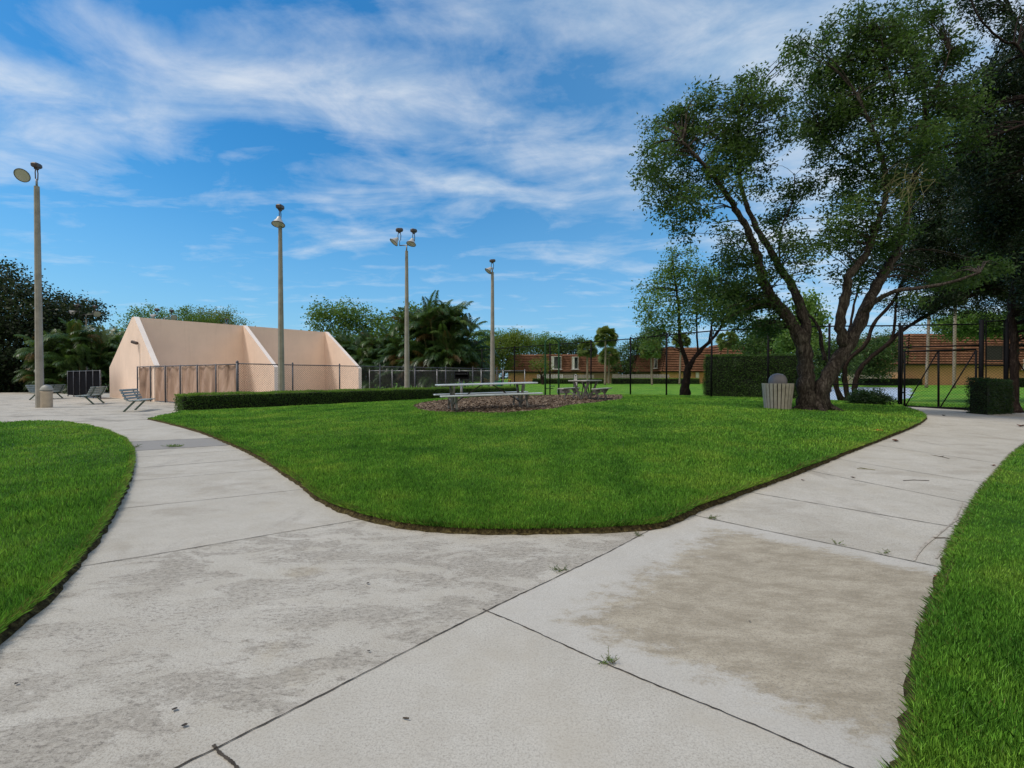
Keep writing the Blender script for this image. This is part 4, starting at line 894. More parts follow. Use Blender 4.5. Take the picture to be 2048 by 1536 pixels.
for (x0, x1, y0, y1) in ((1803, 1962, 694, 649), (1966, 2013, 822, 643), (2015, 2200, 824, 690)):
    a = Q(x0, y0); b = Q(x1, y0); c = Q(x0, y1); d = Q(x1, y1); mesh_panel(mw, a.xy, b.xy, a.z, b.z, c.z, d.z, .075, .0055)
mw.build('chain_mesh', M['black_wire'], t)
mb = MB(); pipe(mb, Q(1972, 642), Q(1972, 820), .02); pipe(mb, Q(2008, 642), Q(2008, 820), .02); pipe(mb, Q(2022, 700), Q(2060, 760), .02); mb.build('inner_frame', M['black_metal'], t)
# ------------------------------------------------------------------ light poles
def flood(parent, at, yaw, tilt, s=1.0, off=(0, 0, 0)):
    """round floodlight: ballast housing above, reflector hanging off the side"""
    Mx = Matrix.Rotation(yaw, 4, 'Z'); at = Vector(at)
    up = MB(); up.box(at+Vector((0, 0, .62*s)), (.42*s, .26*s, .2*s), Matrix.Rotation(.12, 4, 'Y'), yaw, .05*s); up.box(at+Vector((0, 0, .50*s)), (.16*s, .14*s, .12*s), None, yaw, .02)
    h = up.build('ballast_housing', M['lamp_body'], parent)
    y = MB(); y.tube([at+Mx@Vector((-.07*s, 0, 0)), at+Mx@Vector((-.09*s, 0, .3*s)), at+Mx@Vector((-.05*s, 0, .46*s))], .022*s, 6); y.tube([at+Mx@Vector((.07*s, 0, 0)), at+Mx@Vector((.09*s, 0, .3*s)), at+Mx@Vector((.05*s, 0, .46*s))], .022*s, 6); y.build('yoke', M['lamp_body'], parent)
    T = Matrix.Rotation(yaw, 4, 'Z') @ Matrix.Rotation(tilt, 4, 'Y'); c = at+Vector((0, 0, .12*s))+Mx@Vector((.10*s, 0, 0))+Vector(off)
    rf = MB(); rf.lathe([(.06*s, -.02*s), (.09*s, .02*s), (.11*s, .10*s), (.20*s, .24*s), (.27*s, .36*s), (.275*s, .37*s)], c, 24, T); r_ = rf.build('reflector', M['lamp_shell'], parent, True)
    ln_ = MB(); ln_.lathe([(.272*s, .372*s), (.18*s, .385*s), (.001, .39*s)], c, 24, T); ln_.build('lens', M['lamp_glass'], r_, True)
    rm = MB(); rm.lathe([(.268*s, .355*s), (.29*s, .36*s), (.29*s, .385*s), (.27*s, .39*s)], c, 24, T); rm.build('rim', M['lamp_body'], r_)
def pole(name, px, D, ztop, w0, w1, label, heads, octo=True, z0=None, cross=None):
    b = W(px, 754, D); b = Vector((b.x, b.y, float(g(b.x, b.y)) if z0 is None else z0)); t = thing(name, b, label, 'light pole'); mb = MB(); H = ztop-b.z
    mb.tube([(0, 0, -.1), (0, 0, H*.5), (0, 0, H)], [w0/2, (w0+w1)/4, w1/2], 8 if octo else 12, True); mb.build('pole', M['concrete_pole'], t)
    tn = MB(); tn.tube([(0, 0, H-.02), (0, 0, H+.32)], .04, 8)
    if cross:
        cx, cy = math.cos(cross[1])*cross[0], math.sin(cross[1])*cross[0]; tn.tube([(-cx, -cy, H+.33), (cx, cy, H+.33)], .03, 8); tn.tube([(-cx, -cy, H+.33), (-cx, -cy, H+.62)], .022, 6); tn.tube([(cx, cy, H+.33), (cx, cy, H+.62)], .022, 6)
    tn.build('bracket', M['galv'], t, True)
    for hd_ in heads: flood(t, (hd_[0], hd_[1], H+hd_[2]), hd_[3], hd_[4], hd_[5], hd_[6] if len(hd_) > 6 else (0, 0, 0))
    return t
pole('light_pole', 79, 21.2, 9.72, .30, .19, 'tallest light pole, at the far left beside the domed bin', [(0, 0, .3, R(-75), R(122), .98, (-.24, -.1, .05))])
t = bpy.data.objects['light_pole']; 
lens = [o for o in t.children if o.name.startswith('reflector')][0]
pole('light_pole', 562.5, 22.2, 8.27, .32, .17, 'light pole standing in front of the court wall with one lamp', [(0, 0, .28, R(-88), R(165), 1.0)])
pole('light_pole', 814, 27.6, 8.57, .33, .17, 'light pole with a crossbar and two lamps beside the palms', [(-.42, .05, .62, R(205), R(140), .95), (.42, -.05, .55, R(240), R(160), .95)], cross=(.43, R(-12)))
pole('light_pole', 985, 33.5, 8.64, .36, .2, 'farthest concrete light pole with one lamp, in front of the houses', [(0, 0, .2, R(200), R(140), .95)])
for px, D, zt, lab, cr in ((174, 46, 7.0, 'distant twin floodlight above the palms at the left', .85), (330, 50, 7.15, 'distant twin floodlight peeking over the left part of the court wall', .75)):
    pole('light_pole', px, D, zt, .2, .14, lab, [(-cr, 0, .5, R(200), R(120), 1.1), (cr, 0, .4, R(-30), R(120), 1.1)], cross=(cr, R(-15)))
pole('light_pole', 455, 52, 6.9, .2, .14, 'distant single floodlight barely showing above the court wall', [(0, 0, .1, R(-90), R(120), .9)])
# ------------------------------------------------------------------ benches
def bench(loc_, rz, label):
    t = thing('slatted_bench', loc_, label, 'bench', 'slatted metal benches on the pavement', rz)      # faces +x, length along y
    L = 1.75
    for i in range(4): mb = MB(); mb.box((.02+i*.115, 0, .44), (.095, L, .035), None, 0, .01); mb.build('seat_slat', M['bench_slat'], t)
    for i in range(4):
        z = .52+i*.105; x = -.07-i*.045; mb = MB(); mb.box((x, 0, z), (.03, L, .085), Matrix.Rotation(R(-22), 4, 'Y'), 0, .01); mb.build('back_slat', M['bench_slat'], t)
    for s_ in (-1, 1):
        y = s_*.55; mb = MB(); mb.bar((.40, y, .41), (-.02, y, .41), .05, .03); mb.bar((-.02, y, .41), (-.12, y, .50), .05, .03); mb.bar((-.12, y, .50), (-.28, y, .87), .05, .03); mb.build('bench_frame', M['bench_frame'], t)
        mb = MB(); mb.bar((.16, y, .41), (-.20, y, 0), .07, .055); mb.build('leg', M['bench_frame'], t)
    return t
bA = G(257, 822); bench((bA.x+.2, bA.y+.1, 0), math.atan2(.34, .94), 'near bench facing right, beside the brown windscreened fence')
bB = G(195, 808); bench((bB.x-.25, bB.y+.1, 0), math.atan2(-.34, -.94), 'bench facing left in front of the dark fence panel')
bC = G(113, 797.5); bench((bC.x-.25, bC.y+.1, 0), math.atan2(-.34, -.94), 'bench just right of the domed bin, facing left')
bD = G(72, 799); bench((bD.x+.2, bD.y, 0), math.atan2(.34, .94), 'bench half hidden behind the tall left light pole')
# ------------------------------------------------------------------ bins
c = G(93.5, 815); t = thing('litter_bin', (c.x, c.y, c.z), 'round tan litter bin with grey dome lid beside the tall left pole', 'litter bin')
mb = MB(); mb.lathe([(.001, 0), (.20, 0), (.205, .02), (.205, .66), (.22, .68), (.22, .72), (.195, .72), (.19, .4)], n=36); mb.build('bin_body', M['bin_tan'], t, True)
mb = MB(); mb.lathe([(.185, .70), (.185, .78)], n=36); mb.build('opening', M['liner'], t)
mb = MB(); mb.lathe([(.22, .755), (.225, .77), (.21, .85), (.165, .94), (.09, 1.0), (.001, 1.02)], n=36); mb.build('dome_lid', M['bin_dome'], t, True)
c = G(1555, 821); t = thing('slatted_bin', (c.x, c.y, c.z), 'flared bin of vertical tan slats with grey ball lid beside the leaning tree', 'litter bin'); nS = 24
r0, r1, H = .325, .40, .80
for k in range(nS):
    a = 2*math.pi*(k+.5)/nS; mb = MB(); ca, sa = math.cos(a), math.sin(a); ta = Vector((-sa, ca, 0)); ra_ = Vector((ca, sa, 0)); w0, w1 = .070, .084
    vs = []
    for z, r_, w_ in ((.01, r0, w0), (H, r1, w1)):
        for s1_, s2_ in ((-1, 0), (1, 0), (1, 1), (-1, 1)): vs.append(ra_*(r_+.022*s2_)+ta*s1_*w_/2+Vector((0, 0, z)))
    mb.add(vs, [(3, 2, 1, 0), (4, 5, 6, 7), (0, 1, 5, 4), (1, 2, 6, 5), (2, 3, 7, 6), (3, 0, 4, 7)]); mb.build('slat', M['slat_tan'], t)
mb = MB(); mb.lathe([(.001, .02), (.285, .02), (.36, .76), (.37, .775), (.27, .775), (.25, .74)], n=36); mb.build('liner', M['liner'], t, True)
mb = MB(); mb.lathe([(.24, .74), (.245, .80), (.25, .86), (.235, .94), (.19, 1.02), (.12, 1.07), (.001, 1.095)], n=40); mb.build('ball_lid', M['dome_grey'], t, True)
# ------------------------------------------------------------------ picnic tables
def picnic(loc_, rz, L, label, topm, framem, group=None, splay=False):
    t = thing('picnic_table', loc_, label, 'picnic table', None, rz)        # length along x
    for i in range(3): mb = MB(); mb.box((0, (-.255+i*.255), .755), (L, .245, .042), None, 0, .008); mb.build('tabletop_plank', topm, t)
    for s_ in (-1, 1): mb = MB(); mb.box((0, s_*.68, .445), (L*1.0, .25, .042), None, 0, .008); mb.build('seat', topm, t)
    for e in (-1, 1):
        x = e*(L/2-.46); mb = MB()
        for s_ in (-1, 1):
            mb.bar((x, s_*.32, .73), (x, s_*.06, .12), .06, .075); mb.tube(smooth3([(x, s_*.06, .14), (x, s_*.02, .03), (x, s_*-.06, .0)], 3), .035, 6)
            mb.tube(smooth3([(x, s_*.66, .43), (x, s_*.62, .25), (x, s_*.70, .10), (x, s_*.66, 0)], 4), .034, 8)
            mb.add([(x-.02, s_*.80, .42), (x-.02, s_*.42, .42), (x-.02, s_*.64, .20), (x+.02, s_*.80, .42), (x+.02, s_*.42, .42), (x+.02, s_*.64, .20)], [(0, 1, 2), (5, 4, 3), (0, 3, 4, 1), (1, 4, 5, 2), (2, 5, 3, 0)])
            mb.bar((x, s_*.10, .16), (x, s_*.64, .36), .03, .045)
        mb.bar((x, -.34, .72), (x, .34, .72), .06, .03); mb.build('end_frame', framem, t)
        mb = MB(); mb.bar((x, 0, .16), (e*.18, 0, .725), .03, .03); mb.build('brace', M['frame_dark'], t)
    return t
tc = G(975, 823); p0 = G(905, 824); p1 = G(1040, 821); 
picnic((tc.x-.02, tc.y+.28, float(lawn_z(tc.x, tc.y+.3))), R(17), 3.05, 'silvery aluminium picnic table seen side-on at the left of the mulch', M['alu'], M['frame_steel'])
bpy.data.objects['picnic_table'].rotation_euler.y = R(-1.2)
tc = G(1178, 803); picnic((tc.x-.05, tc.y+.55, float(lawn_z(tc.x, tc.y+.4))), R(62), 1.9, 'weathered grey picnic table seen end-on at the right of the mulch', M['old_wood'], M['frame_steel'])
# grill on post, beyond the table
c = W(923, 790, 21.5); c.z = float(g(c.x, c.y)); t = thing('park_grill', c, 'black charcoal grill box on a grey post behind the aluminium table', 'grill'); mb = MB(); mb.tube([(0, 0, -.1), (0, 0, .95)], .06, 12); mb.build('post', M['galv'], t, True)
mb = MB(); mb.box((0, 0, .98), (.62, .45, .05), None, .2, .01); mb.box((0, .2, 1.12), (.62, .04, .34), None, .2); mb.box((-.3, 0, 1.12), (.04, .42, .3), None, .2); mb.box((.3, 0, 1.12), (.04, .42, .3), None, .2); mb.build('firebox', M['black_metal'], t)
mb = MB(); mb.box((0, -.02, 1.17), (.56, .4, .02), None, .2); mb.tube([(.2, -.25, 1.18), (.2, -.36, 1.18)], .012, 6); mb.build('grate', M['galv_dark'], t)
# exercise arch and its signs
c = W(1104, 785, 25.2); c.z = float(g(c.x, c.y)); t = thing('exercise_arch', c, 'green pipe arch of an outdoor exercise station behind the picnic tables', 'exercise equipment'); mb = MB()
rA = .355; hh = 2.75; P = [(-rA, 0, -.1), (-rA, 0, 1.2), (-rA, 0, hh-.1)]+[(rA*math.cos(math.pi-k*math.pi/12), 0, hh+rA*.85*math.sin(math.pi-k*math.pi/12)) for k in range(13)]+[(rA, 0, hh-.1), (rA, 0, 1.2), (rA, 0, -.1)]
mb.tube(P, .045, 10); mb.build('arch', M['green_metal'], t, True)
mb = MB(); mb.tube([(-rA, 0, .42), (rA*.2, 0, .42)], .025, 6); mb.box((.0, .05, .55), (.3, .3, .04), None, 0, .01); mb.build('foot_rest', M['green_metal'], t)
c = W(1151, 786, 26.2); c.z = float(g(c.x, c.y)); t = thing('instruction_sign', c, 'narrow round-topped instruction sign on two dark posts behind the right table', 'sign')
for s_ in (-1, 1): mb = MB(); mb.tube([(s_*.1, 0, -.1), (s_*.1, 0, 1.0)], .02, 8); mb.build('post', M['green_metal'], t, True)
mb = MB(); nn = 12; prof = [(-.11, .5), (.11, .5)]+[(.11*math.cos(math.pi*k/nn), 1.12+.12*math.sin(math.pi*k/nn)) for k in range(nn+1)]; v = [(x, -.02, z) for x, z in prof]+[(x, .02, z) for x, z in prof]; n = len(prof)
mb.add(v, [tuple(range(n)), tuple(range(2*n-1, n-1, -1))]+[(i, i+n, (i+1) % n+n, (i+1) % n) for i in range(n)]); mb.build('sign_frame', M['green_metal'], t)
mb = MB(); prof = [(-.085, .54), (.085, .54)]+[(.085*math.cos(math.pi*k/nn), 1.11+.095*math.sin(math.pi*k/nn)) for k in range(nn+1)]; mb.poly([(x, -.024, z) for x, z in prof]); sg = mb.build('sign_panel', M['white_paint'], t)
mb = MB()
for k in range(6): mb.box((random.uniform(-.01, .01), -.027, .62+k*.085), (.12, .003, .014))
mb.box((0, -.027, 1.13), (.09, .003, .06)); mb.build('printing', M['galv_dark'], sg)
c = W(1126, 777, 27); c.z = float(g(c.x, c.y)); t = thing('utility_box', c, 'low grey metal box with slotted front behind the right picnic table', 'box'); mb = MB(); mb.box((0, 0, .32), (.62, .3, .3), None, .1, .03); mb.tube([(-.2, 0, 0), (-.2, 0, .2)], .025, 6); mb.tube([(.2, 0, 0), (.2, 0, .2)], .025, 6); mb.build('housing', M['galv'], t)
mb = MB(); [mb.box((x, -.155, .36), (.1, .02, .08), None, .1) for x in (-.18, 0, .18)]; mb.build('slots', M['liner'], t)
c = W(1008, 768, 60); c.z = 0; t = thing('play_table', c, 'small green and yellow play table on the far lawn left of the houses', 'play table'); mb = MB(); mb.box((.25, 0, 1.0), (1.3, .8, .08), None, 0, .02); mb.build('tabletop', simple('yellow_plastic', (.55, .6, .03), .4), t)
for x in (-.3, .8): mb = MB(); mb.box((x, 0, .5), (.12, .5, 1.0)); mb.build('leg', M['green_metal'], t)
mb = MB(); mb.poly([(-1.4, 0, .95), (-.3, 0, .85), (-.1, 0, .1), (-.9, 0, .1)]); mb.build('slide_panel', simple('teal', (.02, .25, .16), .4), t)
# ------------------------------------------------------------------ houses
def tile_face(mb, a, b, c, d, rows=10):
    """courses from bottom edge a-b to top edge d-c; each course steps out"""
    a, b, c, d = map(Vector, (a, b, c, d)); n = (b-a).cross(d-a).normalized()
    for k in range(rows):
        t0, t1 = k/rows, (k+1)/rows; p0 = a.lerp(d, t0)+n*.20; p1 = b.lerp(c, t0)+n*.20; q0 = a.lerp(d, t1)+n*.01; q1 = b.lerp(c, t1)+n*.01
        mb.add([p0, p1, q1, q0], [(0, 1, 2, 3)])
        if k: r0_ = a.lerp(d, t0)+n*.01; r1_ = b.lerp(c, t0)+n*.01; mb.add([r0_, r1_, p1, p0], [(0, 1, 2, 3)])
def house(px0, px1, D, label, zr=2.45, zt=5.9, depth=9, windows=(), wallm='tan_wall', inset=.9, rz=0.0, rows=10, doors=()):
    a = W(px0, 760, D); b = W(px1, 760, D); t = thing('mansard_house', (a.x, a.y, 0), label, 'house', None, rz); Lw = (b.x-a.x); s_ = D/F
    mb = MB(); mb.box((Lw/2, depth/2+.7, zr/2+.1), (Lw-1.4, depth-1.4, zr+.2)); mb.build('wall', M[wallm], t)
    mb = MB(); c0 = [(0, 0, zr), (Lw, 0, zr), (Lw, depth, zr), (0, depth, zr)]; i_ = inset; c1 = [(i_, i_, zt), (Lw-i_, i_, zt), (Lw-i_, depth-i_, zt), (i_, depth-i_, zt)]
    for k in range(4): tile_face(mb, c0[k], c0[(k+1) % 4], c1[(k+1) % 4], c1[k], rows)
    mb.add(c1, [(0, 1, 2, 3)]); mb.add([(x, y, z-.0) for x, y, z in c0], [(3, 2, 1, 0)]); mb.build('roof', M['roof_tile'], t)
    mb = MB(); mb.box((Lw/2, .55, zr-.14), (Lw-.3, .1, .2)); mb.build('eave_board', M['frame_dark'], t)
    mb = MB(); mb.box((Lw*.3, depth*.5, zt+.15), (.5, .5, .3)); mb.tube([(Lw*.55, depth*.4, zt), (Lw*.55, depth*.4, zt+.4)], .08, 8); mb.build('roof_vent', M['white_paint'], t)
    for (x0, x1, y0, y1, kind) in windows:
        X0 = (x0-px0)*s_; X1 = (x1-px0)*s_; Z1 = CZ+(754-y0)*s_; Z0 = CZ+(754-y1)*s_; pr = -.12
        dm = MB(); m_ = .35; side_d = 1.5
        dm.box(((X0+X1)/2, .75, (Z0+Z1)/2+.05), (X1-X0+2*m_, side_d, Z1-Z0+.5)); dr = dm.build('dormer', M['roof_tile'], t)
        f_ = MB(); fy = -.03
        for xx in (X0, X1): f_.box((xx, fy, (Z0+Z1)/2), (.07, .08, Z1-Z0))
        for zz in (Z0, Z1): f_.box(((X0+X1)/2, fy, zz), (X1-X0+.12, .1, .09))
        fo = f_.build('window', M['white_paint'] if kind != 'dark' else M['frame_dark'], dr)
        p = MB(); p.poly([(X0, -.012, Z0), (X1, -.012, Z0), (X1, -.012, Z1), (X0, -.012, Z1)]); p.build('pane', M['pane'] if kind != 'dark' else M['liner'], dr)
        if kind == 'curtain': p = MB(); p.box((X0+.28, -.02, (Z0+Z1)/2), (.42, .02, Z1-Z0)); p.build('curtain', M['white_paint'], dr)
        if kind != 'dark': p = MB(); p.box(((X0+X1)/2, -.12, Z0-.12), (X1-X0+.5, .25, .08)); p.build('sill', M['white_paint'], dr)
    for (x0, x1, y0, y1, mt) in doors:
        X0 = (x0-px0)*s_; X1 = (x1-px0)*s_; Z1 = CZ+(754-y0)*s_; Z0 = max(0, CZ+(754-y1)*s_); p = MB(); p.box(((X0+X1)/2, .68, (Z0+Z1)/2), (X1-X0, .08, Z1-Z0)); p.build('window' if Z0 > .4 else 'door', M[mt], t)
    return t
house(952, 1002, 104, 'small brown-roofed house end at the left of the row', windows=[(973, 980, 726, 742, 'curtain')], zr=2.3, zt=5.2, wallm='tan_wall', doors=[(945, 960, 748, 753, 'frame_dark')])
house(1009, 1246, 96, 'left house with long tiled mansard roof and two pairs of windows', windows=[(1103, 1122, 713, 738, 'curtain'), (1144, 1156, 714, 738, 'curtain')], doors=[(1084, 1150, 746, 768, 'tan_dull'), (1170, 1240, 746, 768, 'tan_dull')])
house(1268, 1330, 97, 'left wing of the middle house with narrow end roof', windows=[(1308, 1314, 709, 736, 'plain')], wallm='tan_dull', doors=[])
house(1325, 1470, 94, 'middle house with tall tiled roof behind the small forked tree', zt=7.2, zr=2.5, windows=[], doors=[(1394, 1401, 745, 756, 'white_paint')], inset=1.2)
house(1438, 1575, 90, 'right end of the middle house rising above the tall hedge', zt=7.6, zr=2.8, windows=[(1492, 1518, 697, 716, 'dark')], inset=1.0, depth=8)
house(1752, 1830, 82, 'left wing of the right house seen past the tree trunks', zt=8.3, zr=3.5, windows=[(1790, 1799, 696, 724, 'dark')], inset=2.0, wallm='tan_dull')
M['tan_shade'] = stucco('tan_shade', (.56, .32, .17))  # tan wall colour darkened, standing in for shade under the trees
house(1815, 2330, 76, 'right house behind the gate with broad tiled roof and tan wall', wallm='tan_shade', zt=8.3, zr=3.45, windows=[(1971, 2004, 692, 727, 'dark'), (2046, 2070, 720, 738, 'plain')], inset=1.2, rows=12, depth=12)
# picket fences
def pickets(px0, px1, D, z1, label, mat, gap=.16):
    a = W(px0, 760, D); b = W(px1, 760, D); t = thing('picket_fence', (a.x, a.y, 0), label, 'fence'); n = int((b.x-a.x)/gap); V = MB()
    for k in range(n): V.box((k*gap, 0, z1/2), (gap*.72, .03, z1+random.uniform(-.04, .04)))
    V.build('pickets', mat, t); r_ = MB(); r_.box((n*gap/2, .04, z1*.75), (n*gap, .05, .1)); r_.box((n*gap/2, .04, z1*.3), (n*gap, .05, .1)); r_.build('rail', mat, t)
pickets(1075, 1130, 92, 1.85, 'white picket fence at the middle of the left house', M['white_paint'], .3)
pickets(1130, 1190, 92.5, 1.8, 'grey picket fence right of the white one at the left house', M['picket'], .3)
pickets(1226, 1340, 91, 1.85, 'weathered grey picket fence before the middle house', M['picket'], .3)
pickets(1700, 1823, 80, 1.85, 'pale picket fence beyond the pond', M['picket'], .25)
for pts_ in ([(1872, 1118), (1905, 1070), (1935, 1015), (1960, 975), (1990, 940)], [(1890, 1100), (1915, 1062), (1948, 1000), (1985, 945), (2020, 905)], [(1828, 1122), (1850, 1090), (1905, 1045), (1925, 1005)], [(1900, 1050), (1925, 1030), (1930, 1010)]):
    q = smooth_poly(g2(pts_), 6); mb = MB(); L = []
    for i, (x, y) in enumerate(q):
        a_, b_ = Vector(q[max(0, i-1)]), Vector(q[min(len(q)-1, i+1)]); d = (b_-a_).normalized(); ww = .010*random.uniform(.3, 1.3)
        for s_ in (-1, 1): L.append((x-d.y*s_*ww, y+d.x*s_*ww, float(g(x, y))+.005))
    mb.add(L, [(2*i, 2*i+2, 2*i+3, 2*i+1) for i in range(len(q)-1)]); tag(mb.build('tyre_mark', M['scuff']), kind='structure')
# ------------------------------------------------------------------ litter and weeds on the paving
def weed(px, py, n, L, label, mat='leaf_light', flat=.3, seed=0):
    L = L*.72; c = G(px, py); t = thing('weed', c, label, 'weed'); V = []; T = []; st = MB()
    for k in range(n):
        az = random.uniform(0, 6.28); el = random.uniform(.1, 1.2)*(1-flat); l = L*random.uniform(.5, 1); d = Vector((math.cos(az)*math.cos(el), math.sin(az)*math.cos(el), math.sin(el))); o_ = Vector((random.uniform(-.5, .5)*L, random.uniform(-.3, .3)*L, .005))
        st.tube([o_, o_+d*l], [.0016, .001], 4, False)
        for j in range(7):
            q = o_+d*l*(.2+.8*j/7); s = Vector((random.gauss(0, 1), random.gauss(0, 1), abs(random.gauss(0, .6)))).normalized(); w = s.cross(d)*L*.035; ll = L*.22
            V.append([q, q+s*ll*.5+w, q+s*ll, q+s*ll*.5-w]); T.append(random.random())
    st.build('stem', M['cane'], t); npmesh('leaves', np.array([[tuple(p) for p in q] for q in V]), 4, M[mat], t, np.array(T))
weed(1222, 1326, 15, .085, 'green weed sprouting from the lower right paving joint', 'leaf_light', .2)
weed(1118, 1141, 12, .10, 'flat greyish weed on the diagonal joint near the lawn tip', 'leaf_tree', .85)
weed(1275, 1071, 8, .09, 'tiny creeping weed on the diagonal joint right at the lawn edge', 'leaf_tree', .85)
weed(1675, 1089, 8, .08, 'small weed in the joint across the right path', 'leaf_light', .5)
weed(1768, 1108, 7, .08, 'small weed in the same joint closer to the right lawn', 'leaf_light', .5)
weed(1425, 1038, 12, .12, 'thin grass weed in the joint at the lawn corner', 'leaf_tree', .6)
weed(268, 897, 12, .22, 'straggly grey weed at the left lawn edge on the dark patch', 'leaf_tree', .5)
weed(350, 894, 26, .22, 'low grass weed across the dark patch of the left path', 'leaf_light', .7)
def twig(px, py, pts, label, mat='bark_palm', r_=.004):
    c = G(px, py); t = thing('twig', c, label, 'twig'); mb = MB()
    for p in pts: mb.tube([(x, y, .006+.004*(i % 2)) for i, (x, y) in enumerate(p)], r_, 5)
    mb.build('stick', M[mat], t)
twig(1878, 914, [[(0, -.18), (.02, 0), (.01, .2)], [(.02, 0), (.1, .03)]], 'forked twig lying on the far part of the right path', 'leaf_palm_brown')
twig(1728, 938, [[(0, .1), (.02, -.05), (.08, -.1)], [(-.1, 0), (.02, -.05)]], 'small green twig left of the forked one on the right path', 'cane')
twig(1830, 962, [[(-.15, 0), (0, .02), (.18, 0)]], 'thin straight twig lying across the right path', 'bark')
twig(1880, 1077, [[(-.05, .0), (.03, -.01), (.09, -.05)]], 'short reddish twig near the right lawn edge', 'leaf_palm_brown')
twig(812, 1440, [[(-.012, .004), (.012, -.004)]], 'tiny red bit of stalk on the front slab', 'leaf_palm_brown', .003)
def leaf(px, py, s_, col, label):
    c = G(px, py); c.z += .006; mb = MB(); n = 7
    vs = [(0, 0, .0)]+[(math.cos(k*6.28/n)*s_*random.uniform(.55, 1.1), math.sin(k*6.28/n)*s_*random.uniform(.4, .9), random.uniform(.002, .5*s_)) for k in range(n)]
    mb.add(vs, [(0, 1+k, 1+(k+1) % n) for k in range(n)]); o = mb.build('fallen_leaf', LM[col]); o.location = c; tag(o, label, 'leaf', 'fallen leaves on the paths and lawn')
LM = {'brown': simple('leaf_brown', (.12, .05, .025), .7, sc_=40), 'red': simple('leaf_red', (.22, .012, .012), .6, sc_=40), 'orange': simple('leaf_orange', (.5, .13, .03), .6, sc_=40), 'dark': simple('leaf_black', (.035, .028, .024), .8, sc_=40)}
for a in [(1872, 1155, .022, 'red', 'crimson leaf against the right lawn edge'), (1297, 1060, .03, 'brown', 'rusty leaf at the tip of the middle lawn'), (1791, 883, .07, 'brown', 'dry leaf beside the bend of the right path'), (1888, 832, .07, 'dark', 'dark leaf on the path just before the gate'), (2040, 853, .12, 'brown', 'brown leaf clump at the right edge of the picture'),
          (735, 1169, .013, 'dark', 'small dark leaf on the big pitted slab'), (737, 1305, .010, 'dark', 'dark speck of leaf near the diagonal joint, lower half'), (646, 964, .016, 'dark', 'dark leaf on the left path near the lawn bulge'), (349, 1422, .012, 'dark', 'dark leaf bit on the lower left slab'), (369, 1454, .012, 'dark', 'lowest dark leaf bit on the lower left slab'),
          (33, 1370, .010, 'dark', 'dark leaf bit at the left frame edge'), (1605, 961, .03, 'brown', 'brown leaf at the left edge of the right path'), (1706, 956, .04, 'brown', 'flat brown leaf in the middle of the right path'), (1499, 1245, .008, 'dark', 'tiny dark fleck on the brown-stained slab'), (1987, 932, .04, 'brown', 'brown leaf on the scuffed strip by the right lawn')]: leaf(*a)
c = G(1757, 872); c.z = float(lawn_z(c.x, c.y))+.05; leafo = MB()
for k in range(5): a = k*1.25; leafo.add([(0, 0, 0), (.05*math.cos(a-.3), .05*math.sin(a-.3), .02), (.1*math.cos(a), .1*math.sin(a), .01), (.05*math.cos(a+.3), .05*math.sin(a+.3), .02)], [(0, 1, 2, 3)])
o = leafo.build('fallen_leaf', LM['orange']); o.location = c; tag(o, 'orange leaf lying in the grass of the middle lawn', 'leaf', 'fallen leaves on the paths and lawn')
# ------------------------------------------------------------------ sky and light
SUN = Vector((-.50, -.11, .83)).normalized(); el = math.asin(SUN.z); rot = math.atan2(SUN.x, SUN.y)
w = bpy.data.worlds.new('World'); sc.world = w; w.use_nodes = True; t = w.node_tree; N_ = t.nodes; bg = N_['Background']
class WN(NT):
    def __init__(s): s.t = t; s.n = N_; s.b = None
m = WN()
sky = N_.new('ShaderNodeTexSky'); sky.sky_type = 'NISHITA'; sky.sun_disc = False; sky.sun_elevation = el; sky.sun_rotation = rot; sky.air_density = 1.0; sky.dust_density = .6; sky.ozone_density = 2.5
hs = N_.new('ShaderNodeHueSaturation'); hs.inputs['Saturation'].default_value = 1.4; hs.inputs['Value'].default_value = 1.15; t.links.new(sky.outputs[0], hs.inputs['Color'])
gen = N_.new('ShaderNodeTexCoord').outputs['Generated']
sep = N_.new('ShaderNodeSeparateXYZ'); t.links.new(gen, sep.inputs[0])
zz = m.math('MAXIMUM', m.math('ADD', sep.outputs[2], .10), .03)
cx = m.math('DIVIDE', sep.outputs[0], zz); cy = m.math('DIVIDE', sep.outputs[1], zz)
cmb = N_.new('ShaderNodeCombineXYZ'); t.links.new(cx, cmb.inputs[0]); t.links.new(cy, cmb.inputs[1]); cv = cmb.outputs[0]
sx, sy, sz = sep.outputs[0], sep.outputs[1], sep.outputs[2]
yy = m.math('MAXIMUM', sy, .08); cu = m.math('DIVIDE', sx, yy); cw = m.math('DIVIDE', sz, yy)
warp = m.math('MULTIPLY', m.math('SUBTRACT', m.noise(m.mapping(cv, (1, 1, 1), (0, 0, 0), (4, 9, 0)), .9, 4, .6), .5), .7)
macro = None
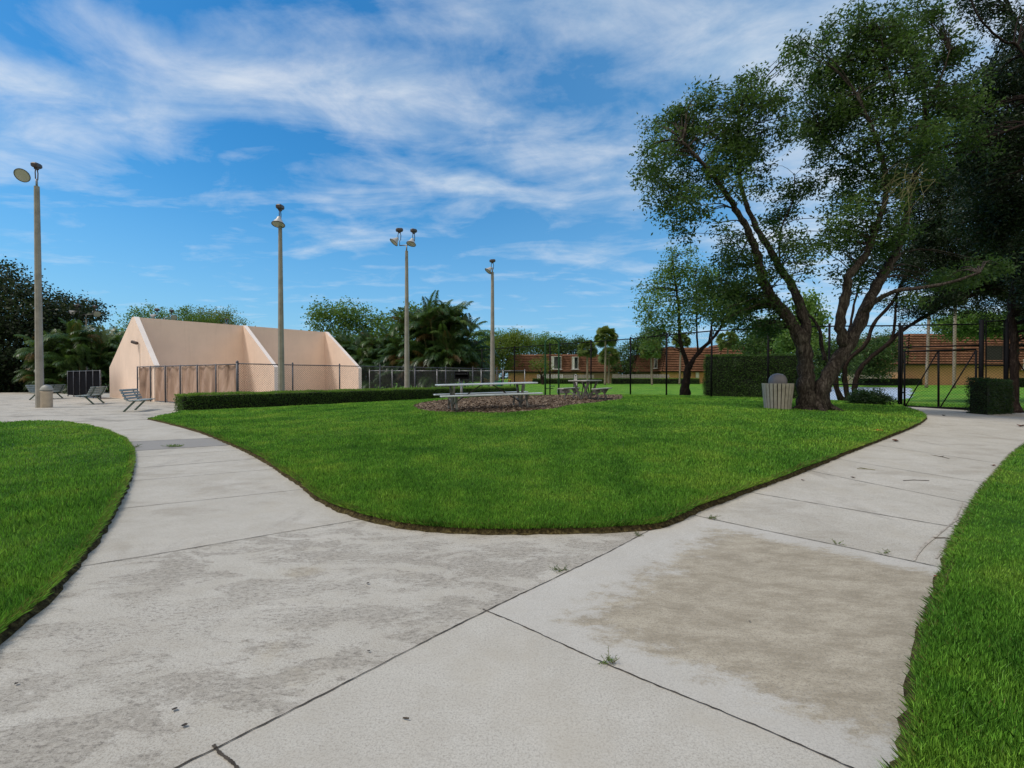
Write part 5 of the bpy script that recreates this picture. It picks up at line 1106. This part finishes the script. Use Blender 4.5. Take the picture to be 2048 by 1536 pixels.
# cloud banks by direction: east-west tangent, elevation tangent, widths, tilt, strength
for (px, py, wx, wy, ang, am) in [(60, 150, 330, 55, 8, .62), (20, 280, 260, 36, 0, .42), (330, 60, 300, 40, 20, .40), (330, 215, 300, 60, -14, .60), (640, 170, 300, 80, 12, .60), (900, 230, 330, 75, 8, .55), (1080, 300, 260, 60, 14, .42), (900, 390, 230, 22, 6, .62), (680, 455, 60, 34, 0, .40), (690, 505, 75, 14, 0, .30),
                                  (1180, 20, 400, 60, -4, .62), (1480, 90, 190, 90, -30, .62), (1650, 300, 170, 330, 0, .70), (1260, 420, 160, 80, 30, .28), (2050, 300, 350, 600, 0, .6), (1340, 240, 120, 70, 0, .32), (-300, 100, 300, 150, 0, .5)]:
    u0, v0 = (px-1024)/960., (754-py)/960.; c_, s_ = math.cos(R(ang)), math.sin(R(ang))
    du = m.math('ADD', m.math('SUBTRACT', cu, u0), warp); dv = m.math('ADD', m.math('SUBTRACT', cw, v0), m.math('MULTIPLY', warp, .35))
    a_ = m.math('DIVIDE', m.math('SUBTRACT', m.math('MULTIPLY', du, c_), m.math('MULTIPLY', dv, s_)), wx*1.25/960.); b_ = m.math('DIVIDE', m.math('ADD', m.math('MULTIPLY', du, s_), m.math('MULTIPLY', dv, c_)), wy*1.45/960.)
    e_ = m.math('MULTIPLY', m.math('EXPONENT', m.math('MULTIPLY', m.math('ADD', m.math('MULTIPLY', a_, a_), m.math('MULTIPLY', b_, b_)), -1.0)), am)
    macro = e_ if macro is None else m.math('MAXIMUM', m.math('ADD', m.math('MULTIPLY', macro, .8), m.math('MULTIPLY', e_, .45)), m.math('MAXIMUM', macro, e_))
wisp = m.noise(m.mapping(cv, (.9, 1.9, 1), (0, 0, R(-24)), (3.1, .4, 0)), 1.3, 9, .60, .8)
puff = m.noise(m.mapping(cv, (1.2, 1.4, 1), (0, 0, R(10)), (7, 2, 0)), 2.6, 9, .62, .4)
behind = m.rng(sy, .05, -.2, 0, 1.1)  # unseen cloud cover added behind the camera to warm the scene's light
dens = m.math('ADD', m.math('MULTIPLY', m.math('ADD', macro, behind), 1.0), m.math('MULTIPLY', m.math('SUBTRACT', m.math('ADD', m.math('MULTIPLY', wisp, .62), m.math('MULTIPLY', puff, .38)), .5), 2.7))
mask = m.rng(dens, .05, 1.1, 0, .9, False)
cloud = m.mix(m.rng(puff, .35, .65), (6.2, 7.5, 8.8), (8.6, 9.1, 9.6)); cloud = m.mix(m.rng(sy, .05, -.25), cloud, (8.6, 7.6, 6.3))  # clouds added behind the camera get a warm white
hsx = m.mix(1.0, hs.outputs[0], (1.0, 1.38, 1.34), 'MULTIPLY'); hz = m.rng(sz, .0, .38, .60, 0); base = m.mix(hz, hsx, (2.2, 4.7, 8.6))
base = m.mix(m.rng(cu, -.6, .7, 0, .34), base, (2.7, 5.6, 8.9))
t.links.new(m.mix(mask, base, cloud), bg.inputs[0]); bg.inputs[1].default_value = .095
sd = bpy.data.lights.new('sun', 'SUN'); sd.energy = 2.45; sd.angle = R(9); sd.color = (1, .925, .83); so = bpy.data.objects.new('sun', sd); COL.objects.link(so); so.rotation_euler = SUN.to_track_quat('Z', 'Y').to_euler()
cam = bpy.data.cameras.new('camera'); cam.sensor_width = 36; cam.lens = F/2048*36; cam.clip_end = 5000; cam.clip_start = .05
co = bpy.data.objects.new('camera', cam); COL.objects.link(co); co.location = (0, 0, CZ); co.rotation_euler = (math.pi/2-PITCH, 0, 0); sc.camera = co
sc.view_settings.view_transform = 'Standard'; sc.view_settings.look = 'None'; sc.view_settings.exposure = 0
sc.cycles.max_bounces = 5; sc.cycles.diffuse_bounces = 3; sc.cycles.glossy_bounces = 2; sc.cycles.transmission_bounces = 2; sc.cycles.transparent_max_bounces = 8
